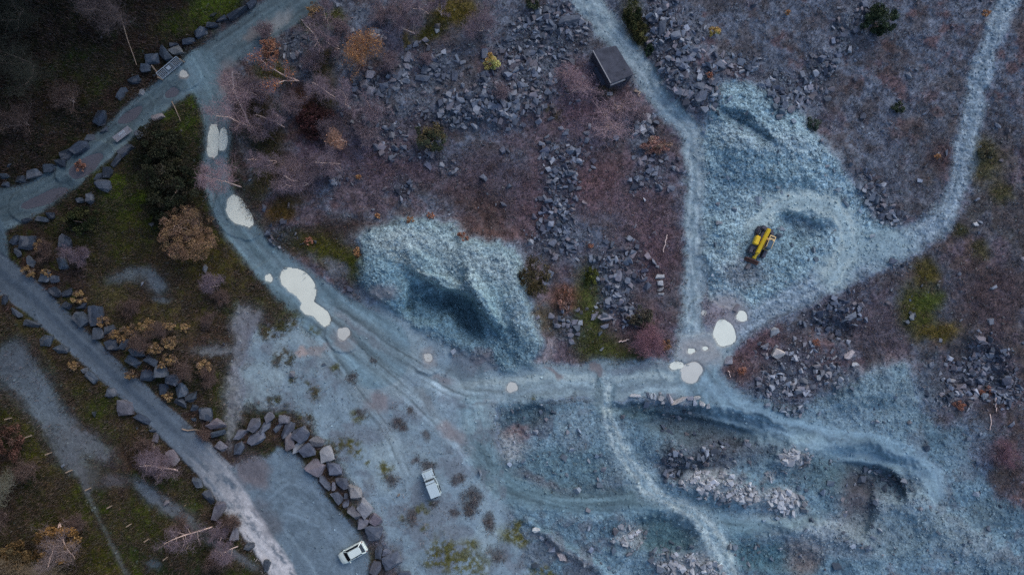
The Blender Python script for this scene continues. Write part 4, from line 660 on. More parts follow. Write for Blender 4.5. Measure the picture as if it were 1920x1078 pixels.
def bare_tree(u, v, h, spread, label, twig=(108, 92, 104), stems=1, lean=(0, 0), seed=0, dens=1.0, bark='bark', leafc=None, nleaf=0, group='bare birch trees', name='birch_tree', cat='tree'):
    rr = np.random.default_rng(1000 + seed + int(u * 7 + v)); root = empty(name, P(u, v, -.1)); tag(root, label, cat, group)
    tr = []; tips = []; TA = []; TB = []
    for s in range(stems):
        d0 = np.array([lean[0] + rr.normal(0, .16 * min(stems, 3)), lean[1] + rr.normal(0, .16 * min(stems, 3)), 1.0])
        pts, rad = limb(rr, (rr.normal(0, .12), rr.normal(0, .12), 0), d0, h * rr.uniform(.9, 1), .03 + .0085 * h, .13, .03, 9); tr.append(tube_np(pts, rad, 6))
        nb = int(5 + h * .9)
        for k in range(nb):
            f = rr.uniform(.22, .95); i = f * 9; p0 = pts[int(i)] + (pts[min(int(i) + 1, 9)] - pts[int(i)]) * (i - int(i)); a = rr.uniform(0, 6.28)
            bl = spread * (1.15 - .6 * f) * rr.uniform(.7, 1.15); bp, br = limb(rr, p0, (math.cos(a), math.sin(a), rr.uniform(.3, .9)), bl, (.010 + .0036 * h * (1 - f)), .3, .07, 6); tr.append(tube_np(bp, br, 4))
            for kk in range(int(3 + 2 * dens)):
                q = bp[rr.integers(2, 7)]; a2 = rr.uniform(0, 6.28); sp, sr = limb(rr, q, (math.cos(a2), math.sin(a2), rr.uniform(-.1, .6)), bl * .5 * rr.uniform(.5, 1), .014, .4, .02, 4); TA.append(sp[:-1]); TB.append(sp[1:]); tips.append(sp)
            tips.append(bp[2:])
    put('trunk', mesh_np('trunk', *join(tr), smooth=True), M_[bark], root)
    tp = np.vstack(tips); n = int(1100 * dens * stems ** .5); a = tp[rr.integers(0, len(tp), n)]; a = a + rr.normal(0, .08 * spread, (n, 3)); b_ = a + rr.normal(0, .15 * spread, (n, 3)) + [0, 0, .05]
    v1, f1 = prisms(np.vstack(TA), np.vstack(TB), .014); v2, f2 = prisms(a, b_, .0135); vv, ff = join([(v1, f1), (v2, f2)])
    cc = np.tile(A(*twig), (len(vv), 1)) * rr.lognormal(0, .2, len(vv))[:, None]
    if nleaf:
        pts = tp[rr.integers(0, len(tp), nleaf)] + rr.normal(0, .13 * spread, (nleaf, 3)); v3, f3 = leaves(pts, .11); c3 = np.repeat(np.tile(A(*leafc), (nleaf, 1)) * rr.lognormal(0, .3, nleaf)[:, None], 4, 0)
        vv, ff = join([(vv, ff), (v3, f3)]); cc = np.vstack([cc, c3])
    put('crown', mesh_np('crown', vv, ff, np.clip(cc, .003, .7)), MAT_LEAF, root); return root
def bush(u, v, ru, rv, h, cols, label, name='bush', cat='bush', n=1500, leaf=.12, clump=14, ang=0, group=None, seed=0, trunk=True, spiky=0):
    rr = np.random.default_rng(5000 + seed + int(u * 3 + v)); root = empty(name, P(u, v, -.05)); k = 1 - h * .5 / H
    root.location.x *= k; root.location.y *= k; tag(root, label, cat, group)
    ax = np.array([ru * S, rv * S, h * .5]); cols = np.array([A(*c) for c in cols]); cols = (cols * .78 + cols.mean(1, keepdims=True) * .22) * .82; clump = int(clump * 1.8); n = int(n * 1.5); leaf = leaf * .85
    cp = rr.normal(0, 1, (clump, 3)); cp /= np.linalg.norm(cp, axis=1)[:, None]; cp *= (rr.uniform(.25, .95, clump) ** .6)[:, None]; cr = rr.uniform(.22, .46, clump) * (1.6 / clump ** .25); cc0 = cols[rr.integers(0, len(cols), clump)] * rr.lognormal(0, .2, clump)[:, None]
    ci = rr.integers(0, clump, n); q = rr.normal(0, 1, (n, 3)); q /= np.linalg.norm(q, axis=1)[:, None]; q = cp[ci] + q * (cr[ci] * rr.uniform(.3, 1, n) ** .5)[:, None]
    q = q * ax + [0, 0, h * .52]; c, s = math.cos(R(ang)), math.sin(R(ang)); q[:, :2] = q[:, :2] @ np.array([[c, s], [-s, c]]); q[:, 2] = np.maximum(q[:, 2], .05)
    parts = [leaves(q, leaf)]; col = np.repeat(cc0[ci] * rr.lognormal(0, .25, n)[:, None], 4, 0)
    if spiky:
        a = q[rr.integers(0, n, spiky)]; b_ = a + (a - [0, 0, h * .2]) * .28; p2 = prisms(a * [.5, .5, .7], b_, .016); parts.append(p2); col = np.vstack([col, np.tile(cols[0], (len(p2[0]), 1))])
    vv, ff = join(parts)
    put('crown', mesh_np('crown', vv, ff, np.clip(col, .003, .7)), MAT_LEAF, root)
    if trunk:
        tr = []
        for kx in range(3 if h > 1.5 else 2):
            pts, rad = limb(rr, (rr.normal(0, .1), rr.normal(0, .1), 0), (rr.normal(0, .4), rr.normal(0, .4), 1), h * .75, .03 + .02 * h, .2, .05, 6); tr.append(tube_np(pts, rad, 5))
        put('trunk', mesh_np('trunk', *join(tr), smooth=True), M_['bark_g'], root)
    return root

TW = (100, 93, 110)
bare_tree(606, 97, 11, 2.2, 'tall leaning white stemmed birch beside the top of the gravel track', TW, 1, (.05, .25), 1)
bare_tree(612, 52, 7, 1.8, 'white birch with twin stems at the top edge, beside a mossy hump', TW, 2, (0, .2), 2)
bare_tree(636, 89, 4.5, 1.6, 'short forked white birch below the mossy hump', TW, 2, (-.2, .2), 3)
bare_tree(559, 150, 9, 2.0, 'birch with a tuft of orange leaves leaning over the gravel track', TW, 2, (-.1, .1), 4, leafc=(158, 104, 74), nleaf=500)
bare_tree(653, 201, 8.5, 2.8, 'spreading bare birch between red scrub and dark blocks', TW, 2, (-.3, .1), 5, 1.3)
bare_tree(706, 222, 4.2, 3.2, 'low bare birch with wide crown above a dusty clearing', TW, 1, (0, .1), 6, 1.2)
bare_tree(777, 64, 5, 2.2, 'pale forked birch just right of the pale offcut pile', TW, 2, (-.1, .1), 7)
bare_tree(806, 31, 7, 2.2, 'white stemmed birch at the top edge among olive scrub', TW, 1, (-.1, .1), 8)
bare_tree(826, 30, 4, 1.4, 'small white stemmed birch right of another at the top edge', TW, 2, (0, .1), 9)
bare_tree(680, 122, 6, 2.7, 'golden brown birch in the middle of the upper scrub', (120, 98, 88), 3, (-.1, .1), 10, 1.2, leafc=(150, 110, 76), nleaf=1500)
bare_tree(903, 58, 3.8, 2.8, 'wide bare mauve birch above the yellow shrub', TW, 3, (0, 0), 11, 1.2)
bare_tree(653, 267, 4.5, 2.0, 'small pale brown birch below the spreading bare birch', (134, 112, 108), 1, (-.2, .1), 12, 1.2, leafc=(140, 112, 100), nleaf=500)
bare_tree(640, 308, 7, 2.4, 'bare birch leaning over grey shale left of the olive bush', TW, 1, (-.3, .15), 13, 1.2)
bare_tree(577, 346, 6.0, 2.2, 'bare birch beside the mossy wedge near the narrow track', TW, 2, (-.25, .1), 14, 1.2)
bare_tree(520, 303, 6.0, 2.2, 'bare birch right of the twin milky puddles', TW, 2, (-.3, .1), 15, 1.2)
bare_tree(532, 236, 5.5, 1.8, 'bare birch on dark brush left of the red scrub', TW, 2, (-.15, .15), 16)
bare_tree(500, 185, 6, 2.2, 'bare grey birch in brush right of the track junction', TW, 2, (-.1, .1), 17)
bare_tree(453, 350, 9.5, 2.9, 'bare birch hanging right across the narrow track', (124, 110, 126), 1, (-.35, .1), 18, 1.6)
bare_tree(474, 243, 11, 3.2, 'bare birch arching over the track junction', (118, 106, 122), 2, (-.2, .1), 19, 1.4)
bare_tree(1145, 235, 2.4, 4.0, 'low radiating bare shrub below the hut', (140, 126, 142), 6, (0, 0), 20, .3, name='bare_shrub', cat='shrub', group='bare shrubs')
bare_tree(1172, 205, 2.6, 2.6, 'bare mauve shrub right of the hut doorstep moss', (130, 118, 134), 3, (0, 0), 21, .4, name='bare_shrub', cat='shrub', group='bare shrubs')
bare_tree(1090, 165, 2.4, 2.8, 'pinkish bare shrub left of the hut', (132, 118, 134), 4, (0, 0), 22, .3, name='bare_shrub', cat='shrub', group='bare shrubs')
bare_tree(1065, 140, 2, 2.2, 'small pinkish bare shrub among blocks further left of the hut', (130, 116, 132), 4, (0, 0), 23, .4, name='bare_shrub', cat='shrub', group='bare shrubs')
bare_tree(1213, 640, 2.2, 2.6, 'round pink radiating shrub on the moss above the haul road bend', (116, 92, 108), 10, (0, 0), 24, 1.2, name='bare_shrub', cat='shrub', group='bare shrubs')
bare_tree(413, 536, 3, 2.0, 'little bare birch alone on the moss below the orange tree', TW, 2, (-.2, .2), 25)
bare_tree(157, 485, 4, 1.8, 'small bare birch lying low beside the dark boulder row', TW, 1, (-.4, .1), 26)
bare_tree(336, 880, 7.0, 2.2, 'bare twisted birch left of the worn lane', TW, 2, (-.2, 0), 27)
bare_tree(401, 986, 11.0, 2.3, 'tall bare birch leaning far out left of the lower lane', TW, 1, (-.2, -.05), 28)
bare_tree(446, 1021, 6, 2.2, 'bare birch nearest the bottom of the lane verge', TW, 1, (-.1, 0), 29, 1.2)
bare_tree(424, 982, 3.2, 1.5, 'short bare birch behind the big pointed verge boulder', TW, 2, (-.1, 0), 30)
bare_tree(112, 979, 11, 2.8, 'twin stemmed white birch in the bottom left wood', (104, 98, 108), 2, (-.05, -.02), 31, 1.3)
bare_tree(28, 908, 6, 3.0, 'grey lichened tree at the left edge above the ochre oak', (96, 100, 98), 2, (0, 0), 32, 1.5, 'bark_g', group='grey bare trees', name='bare_tree')
bare_tree(120, 1060, 7, 3.2, 'grey bare tree at the bottom edge beside the ochre oak', (106, 100, 92), 2, (0, -.1), 33, 1.5, 'bark_g', group='grey bare trees', name='bare_tree')
bare_tree(85, 1066, 8, 3.0, 'grey bare tree in the bottom left corner', (106, 100, 92), 2, (-.2, -.1), 34, 1.4, 'bark_g', group='grey bare trees', name='bare_tree')
bare_tree(225, 30, 9, 3.6, 'grey mauve bare tree over the dark bank at the top', (84, 78, 86), 3, (-.1, .1), 35, 1.6, 'bark_g', group='grey bare trees', name='bare_tree')
bare_tree(60, 120, 9, 4.4, 'dark bare tree in the top left corner wood', (58, 62, 60), 3, (-.1, 0), 36, 2, 'bark_g', group='grey bare trees', name='bare_tree')
bare_tree(40, 40, 9, 4.4, 'darkest bare tree in the very corner of the wood', (50, 54, 52), 3, (-.1, 0), 37, 2, 'bark_g', group='grey bare trees', name='bare_tree')
bare_tree(170, 480, 2.2, 1.6, 'low mauve twiggy shrub below the dark evergreen clump', TW, 3, (0, 0), 38, 1.0, name='bare_shrub', cat='shrub', group='bare shrubs')
bare_tree(300, 860, 3, 2.4, 'low mauve twiggy shrub beside the gravel clearing by the lane', TW, 4, (0, 0), 39, 1.2, name='bare_shrub', cat='shrub', group='bare shrubs')
bare_tree(1880, 845, 3, 2.2, 'fallen looking bare shrub at the right edge of the shale', (102, 84, 100), 2, (-.4, .1), 40, 1.2, name='bare_shrub', cat='shrub', group='bare shrubs')

for u, v, h, sp, w in [(612, 318, 2.5, 2.4, 'on grey shale left of the olive bush'), (556, 322, 2.5, 2.4, 'between two leaning birches by the narrow track'), (505, 64, 2, 1.8, 'at the upper bend of the gravel track'), (588, 120, 2.2, 2.2, 'below the twin stemmed white birch'), (604, 172, 2.5, 2.2, 'above the red scrub'), (553, 205, 2.2, 2.2, 'left of the red scrub'), (688, 255, 2.4, 2.4, 'below the low wide birch'), (545, 345, 2, 2, 'above the mossy wedge'), (640, 62, 2, 1.8, 'beside the mossy hump'), (480, 170, 2.4, 2.2, 'at the track junction brush'), (498, 245, 2.4, 2.4, 'above the birch by the twin puddles'), (735, 120, 2, 1.8, 'left of the dark block line'), (800, 112, 1.5, 1.2, 'among dark blocks above the olive bush'), (942, 175, 1.5, 1.5, 'inside the long rubble bank'), (1190, 215, 2, 1.8, 'beside the pale slab heap'), (720, 30, 2, 2, 'above the pale offcut pile'), (760, 20, 2.5, 2, 'at the top edge beside olive scrub'), (620, 245, 2, 2, 'under the small pale brown birch'),
        (255, 575, 1.6, 1.6, 'between the shale outcrop and golden shrubs'), (275, 640, 1.8, 2.0, 'filling the golden shrub bank'), (305, 625, 1.8, 1.8, 'right within the golden shrub bank'), (345, 690, 1.8, 1.8, 'lower right of the golden shrub bank'), (400, 710, 1.6, 1.8, 'between boulders and the sandy footpath'), (385, 810, 1.4, 1.4, 'under the last bank boulders'), (290, 835, 2, 1.8, 'on the left verge above the twisted birch'), (345, 985, 2, 2, 'under the tall leaning birch'), (440, 975, 1.8, 1.6, 'beside the big pointed verge boulder'), (415, 1050, 2, 2, 'below the lowest verge birch'), (65, 870, 2.5, 2, 'right of the grey lichened tree'), (10, 960, 3, 2.4, 'at the left edge above the twin stemmed birch'), (150, 980, 2, 1.6, 'right of the twin stemmed birch'), (95, 470, 2, 1.6, 'beside dark boulders near the fork'), (390, 600, 1.4, 1.4, 'on pale grass above the footpath'), (420, 560, 1.4, 1.4, 'on the moss below the little birch'), (140, 195, 2.5, 2.6, 'on the dark bank above the gravel track'), (55, 235, 3, 3, 'in the dark wood left of the bank')]:
    bare_tree(u, v, h, sp, 'soft mauve brown bare shrub ' + w, (106, 98, 112) if u > 460 else (84, 74, 76), 4, (0, 0), 60, .75, name='bare_shrub', cat='shrub', group='bare shrubs')
GR = [(58, 66, 36), (44, 54, 30), (70, 72, 40), (36, 46, 28)]
DG = [(46, 54, 40), (38, 46, 34), (54, 58, 44), (48, 46, 38)]
bush(352, 440, 55, 52, 6.0, [(136, 108, 76), (126, 98, 78), (116, 94, 84), (146, 118, 78)], 'broad round orange brown tree between the moss and the narrow track', 'beech_tree', 'tree', 14000, .085, 110, seed=1)
bush(298, 275, 48, 46, 5.5, DG, 'upper crown of the dark evergreen thicket beside the narrow track', 'evergreen_tree', 'tree', 7000, .14, 40, seed=2, group='dark evergreens')
bush(322, 340, 60, 52, 6.5, DG + [(60, 62, 40)], 'broadest dark evergreen, middle of the thicket beside the narrow track', 'evergreen_tree', 'tree', 9000, .14, 50, seed=3, group='dark evergreens')
bush(302, 398, 46, 34, 4.5, DG, 'lowest dark evergreen of the thicket, touching the orange tree', 'evergreen_tree', 'tree', 5000, .14, 30, seed=4, group='dark evergreens')
bush(155, 415, 38, 26, 3.5, GR, 'dark green bush on the bank below the gravel track', n=3500, clump=26, seed=5)
bush(110, 1020, 42, 34, 5.0, [(140, 104, 40), (110, 86, 38), (84, 66, 36), (124, 98, 50)], 'ochre leaved oak in the bottom left wood', 'oak_tree', 'tree', 5000, .15, 26, seed=6)
bush(30, 1045, 36, 30, 4.0, [(110, 92, 56), (88, 80, 56), (96, 76, 40)], 'faded ochre tree at the bottom left corner', 'oak_tree', 'tree', 3500, .15, 24, seed=7)
bush(20, 830, 26, 40, 3.0, [(96, 66, 58), (80, 60, 54)], 'rusty brown bush at the left edge above the grey tree', n=2000, clump=20, seed=8)
bush(921, 118, 16, 16, 2.4, [(228, 166, 74), (208, 146, 66), (236, 182, 90)], 'bright yellow shrub among dark slate blocks', 'yellow_shrub', 'shrub', 1500, .12, 14, seed=9, spiky=60)
bush(1339, 60, 11, 11, 1.5, [(232, 164, 62), (214, 146, 58)], 'small bright yellow shrub on open shale at the top', 'yellow_shrub', 'shrub', 900, .1, 10, seed=10, spiky=30)
bush(1650, 38, 33, 30, 3.6, [(50, 66, 48), (40, 56, 42), (62, 76, 54)], 'round dark green conifer bush at the top right', 'conifer_bush', 'bush', 5000, .12, 34, seed=11, spiky=120)
bush(808, 258, 30, 30, 2.8, [(74, 82, 60), (62, 72, 54), (96, 88, 58)], 'grey green bush with yellow fringe in the upper heather', n=3200, clump=26, seed=12)
bush(998, 522, 32, 40, 3.4, [(70, 64, 42), (56, 54, 36), (84, 76, 46)], 'dark olive bush beside the central spoil heap', n=3600, clump=26, seed=13)
bush(1185, 28, 18, 28, 2.6, GR, 'dark green bush right of the haul road at the top edge', n=2400, clump=18, seed=14)
bush(1200, 62, 17, 22, 2.0, [(70, 72, 40), (58, 62, 36), (84, 82, 40)], 'olive bush below the dark green one beside the haul road', n=1800, clump=16, seed=15)
bush(1216, 94, 9, 12, 1.2, [(48, 70, 52), (44, 60, 44)], 'small green bush at the roadside across from the hut', n=800, clump=10, seed=16)
bush(1000, 8, 16, 14, 1.6, [(62, 74, 56), (52, 62, 46)], 'small green bush at the top edge left of the haul road', n=1000, clump=10, seed=17)
bush(1685, 203, 12, 11, 1.0, [(72, 84, 66), (64, 74, 56)], 'small grey green bush alone on the right heather', n=800, clump=9, seed=18)
bush(1525, 233, 14, 14, 1.3, [(70, 86, 80), (62, 76, 70)], 'small bluish green bush on the rim of the pale apron', n=900, clump=10, seed=19)
bush(1200, 595, 28, 22, 1.6, [(82, 82, 70), (72, 76, 66), (90, 84, 72)], 'grey olive bush above the pink shrub', n=2200, clump=20, seed=20)
bush(1251, 646, 14, 11, 1.0, [(140, 96, 70), (122, 92, 62)], 'orange brown bush right of the pink shrub', n=800, clump=10, seed=21)
bush(1230, 272, 30, 17, 1.6, [(156, 114, 104), (138, 104, 98), (144, 120, 108)], 'orange pink bush left of the bend in the haul road', n=2400, clump=20, seed=22)
bush(1850, 283, 22, 18, 1.6, [(104, 102, 76), (90, 88, 68)], 'pale olive bush right of the stone track', n=1500, clump=14, seed=23)
bush(1640, 1078, 1, 1, .2, [(70, 70, 50)], 'tiny olive tuft at the bottom edge of the shale', n=40, clump=3, seed=24, trunk=False) if False else None
bush(590, 232, 40, 34, 1.8, [(84, 52, 54), (72, 46, 48), (66, 46, 46)], 'dark red brush below the spreading bare birch', n=3600, leaf=.13, clump=40, seed=25)
bush(508, 92, 20, 22, 3.0, [(164, 114, 82), (148, 102, 80)], 'orange leaved young birch at the edge of the gravel track', 'young_birch', 'tree', 1600, .1, 22, seed=26)
bush(1060, 560, 16, 22, 1.3, [(140, 102, 90), (122, 96, 88)], 'pinkish brown bush between dark bush and moss strip', n=1000, clump=14, seed=27)
bush(1108, 518, 14, 18, 1.1, [(84, 92, 28), (72, 80, 26), (62, 74, 28)], 'bright mossy green bush in the central scrub', n=1500, clump=14, seed=28)
bush(150, 310, 10, 12, 1.6, [(160, 110, 84), (140, 96, 80)], 'small orange bush beside the wide brown puddle', n=420, clump=10, seed=29)
GD = [(162, 132, 78), (142, 116, 78), (116, 98, 84)]
spots = [(243, 620, 17, 'left in the upper line of the golden shrubs'), (278, 615, 20, 'largest of the golden shrubs, at the middle of their upper line'), (318, 612, 12, 'right in the upper line of the golden shrubs'), (320, 641, 15, 'brightest golden shrub, right of the shrub bank'), (291, 654, 13, 'in the middle of the golden shrub bank'), (319, 673, 13, 'lower right of the golden shrub bank'), (303, 684, 8, 'smallest golden shrub, touching a boulder below the bank'), (195, 602, 13, 'between the two biggest bank boulders'), (214, 627, 11, 'left of the golden shrub bank, over a boulder'), (228, 636, 9, 'just above the row of boulders left of the bank'), (246, 701, 12, 'overhanging the right kerb of the asphalt lane'), (314, 744, 10, 'between boulders near the lower lane'), (75, 463, 15, 'beside the first boulders near the lane fork'), (54, 510, 13, 'at the lane kerb near the fork'), (88, 512, 9, 'small, among boulders near the fork'), (150, 560, 15, 'above the two biggest bank boulders'), (137, 685, 11, 'on the left verge of the lane'), (345, 614, 10, 'pale, at the right end of the golden shrubs'), (385, 690, 18, 'faded, left of the sandy footpath'), (590, 20, 18, 'brownish, on the top edge beside the gravel track')]
for i, (u, v, r, w) in enumerate(spots):
    bush(u, v, r, r * .9, 1.3 + r * .02, GD, ('golden shrub ' + w) if 'golden' not in w else 'golden leaved shrub, ' + w, 'golden_shrub', 'shrub', int(95 * r), .075, 16, seed=40 + i, group='golden shrubs', spiky=20)
for i, (u, v, r, w) in enumerate([(864, 440, 10, 'pink brown, at the top rim of the heap'), (808, 405, 9, 'tan, above the top of the heap'), (768, 412, 8, 'ochre, nearest the crown of the heap'), (708, 405, 7, 'yellowish, left above the heap'), (872, 448, 8, 'orange, at the right shoulder of the heap'), (671, 474, 11, 'yellow orange, at the left foot of the heap'), (672, 332, 6, 'yellow, far above the heap in the heather'), (1108, 462, 7, 'small orange, below the central block stream'), (1391, 695, 10, 'rusty orange, below the stone track'), (1530, 642, 8, 'orange, on the slope below the stone track'), (1757, 293, 7, 'yellow, left of the stone track'), (1850, 25, 8, 'yellow, left of the stone track at the top'), (1850, 735, 14, 'rusty, over the dark hollow'), (1800, 762, 14, 'pinkish, at the foot of the dark hollow'), (1477, 24, 6, 'yellow, on the top heather'), (1330, 140, 7, 'rusty, among blocks heading the apron'), (580, 452, 9, 'tan, on the moss left of the heap')]):
    c = [(176, 128, 70), (160, 114, 70)] if 'yellow' in w or 'ochre' in w else [(160, 106, 78), (142, 96, 80)]
    bush(u, v, r, r * .85, .9, c, 'low autumn shrub, ' + w, 'autumn_shrub', 'shrub', int(38 * r), .09, 9, seed=80 + i, group='low autumn shrubs', spiky=12, trunk=False)

# fallen sticks and poles
def pole(u1, v1, u2, v2, r, label, name='fallen_branch', cat='branch', mat='bark', dz=.12):
    a = P(u1, v1, dz); b_ = P(u2, v2, dz); n = 7; pts = [a.lerp(b_, k / (n - 1)) + Vector((random.gauss(0, r * .8), random.gauss(0, r * .8), 0)) for k in range(n)]
    c = sum(pts, Vector()) / n; pts = [p - c for p in pts]
    o = put(name, mesh_np(name, *tube_np(pts, np.linspace(r, r * .6, n), 6), smooth=True), M_[mat]); o.location = c; tag(o, label, cat)
pole(1250, 440, 1245, 474, .12, 'white bare branch lying left of the straight haul road')
pole(1866, 742, 1868, 772, .12, 'pale thin branch below the dark hollow')
pole(1857, 776, 1858, 806, .1, 'pale straight branch at the right edge of the shale')
pole(1190, 166, 1199, 181, .2, 'pale thick pole lying beside the hut', 'fallen_pole', 'pole', 'wood')
pole(1160, 643, 1180, 635, .12, 'pale crooked branch left of the pink shrub')
pole(224, 28, 257, 123, .1, 'long thin grey pole lying across the dark bank', 'fallen_pole', 'pole', 'wood', .25)
pole(283, 121, 298, 146, .09, 'grey rail running from boulders to the metal gate', 'fence_rail', 'rail', 'wood', .7)
pole(321, 190, 340, 228, .09, 'grey pole lying on the grass tip beside the track', 'fallen_pole', 'pole', 'wood', .2)
pole(750, 926, 745, 932, .12, 'short pale log left of the old off roader', 'fallen_log', 'log', 'wood')
pole(1366, 694, 1370, 708, .1, 'thin pale stick below the grey block by the track')
pole(340, 806, 380, 806, .12, 'pale log lying across the lane kerb', 'fallen_log', 'log', 'wood', .2)

# ------------------------------------------------------------------ solids for built things
class MB:
    def __init__(s): s.bm = bmesh.new()
    def box(s, c, d, bev=.03, rot=None, taper=None):
        r = bmesh.ops.create_cube(s.bm, size=1); vs = r['verts']
        for v in vs:
            k = taper if (taper and v.co.z > 0) else (1, 1); v.co = Vector((v.co.x * d[0] * k[0], v.co.y * d[1] * k[1], v.co.z * d[2]))
        if bev:
            es = list({e for v in vs for e in v.link_edges}); g = bmesh.ops.bevel(s.bm, geom=es, offset=bev, segments=2, affect='EDGES', clamp_overlap=True); vs = list({v for f in g['faces'] for v in f.verts} | {v for v in vs if v.is_valid})
        m = Matrix.Translation(c) @ (rot.to_matrix().to_4x4() if rot is not None else Matrix())
        bmesh.ops.transform(s.bm, matrix=m, verts=vs); return s
    def cyl(s, c, r, h, axis='Y', seg=20, r2=None, bev=0):
        g = bmesh.ops.create_cone(s.bm, cap_ends=True, segments=seg, radius1=r, radius2=r if r2 is None else r2, depth=h); vs = g['verts']
        if bev:
            es = [e for e in {e for v in vs for e in v.link_edges} if abs(e.verts[0].co.z - e.verts[1].co.z) < 1e-6]; q = bmesh.ops.bevel(s.bm, geom=es, offset=bev, segments=2, affect='EDGES'); vs = list({v for f in q['faces'] for v in f.verts} | {v for v in vs if v.is_valid})
        rot = {'Y': Matrix.Rotation(R(90), 4, 'X'), 'X': Matrix.Rotation(R(90), 4, 'Y'), 'Z': Matrix()}[axis]
        bmesh.ops.transform(s.bm, matrix=Matrix.Translation(c) @ rot, verts=vs); return s
    def bar(s, a, b_, w, h):
        a = Vector(a); b_ = Vector(b_); d = b_ - a; q = d.to_track_quat('X', 'Z'); return s.box((a + b_) / 2, (d.length, w, h), min(w, h) * .15, q)
    def loft(s, secs):                    # list of rings with equal counts
        rings = [[s.bm.verts.new(p) for p in sec] for sec in secs]; n = len(secs[0])
        for a, b_ in zip(rings, rings[1:]):
            for k in range(n): s.bm.faces.new((a[k], a[(k + 1) % n], b_[(k + 1) % n], b_[k]))
        s.bm.faces.new(rings[0][::-1]); s.bm.faces.new(rings[-1]); return s
    def poly(s, pts, thick=.01, up=(0, 0, 1)):
        u = Vector(up) * thick; a = [s.bm.verts.new(p) for p in pts]; b_ = [s.bm.verts.new(Vector(p) + u) for p in pts]; n = len(pts); s.bm.faces.new(a[::-1]); s.bm.faces.new(b_)
        for k in range(n): s.bm.faces.new((a[k], a[(k + 1) % n], b_[(k + 1) % n], b_[k]))
        return s
    def build(s, name, mat, parent=None, smooth=False):
        bmesh.ops.recalc_face_normals(s.bm, faces=s.bm.faces[:]); me = bpy.data.meshes.new(name); s.bm.to_mesh(me); s.bm.free()
        if smooth:
            for p in me.polygons: p.use_smooth = True
        return put(name, me, M_[mat] if isinstance(mat, str) else mat, parent)
def wheel(parent, x, y, r, w, side, rimmat='rim', lug=0):
    t = MB().cyl((x, y, r), r, w, 'Y', 28, bev=r * .12)
    for k in range(lug):
        a = 2 * math.pi * k / lug; t.box((x + math.cos(a) * r, y, r + math.sin(a) * r), (.09, w * .95, .07), .01, Matrix.Rotation(-a + .0, 3, 'Y').to_quaternion())
    o = empty('wheel', (0, 0, 0)); o.parent = parent
    t.build('tyre', 'dusty' if lug else 'rubber', o); MB().cyl((x, y + side * w * .45, r), r * .58, w * .16, 'Y', 20, bev=.02).cyl((x, y + side * w * .5, r), r * .18, w * .12, 'Y', 12).build('rim', rimmat, o)

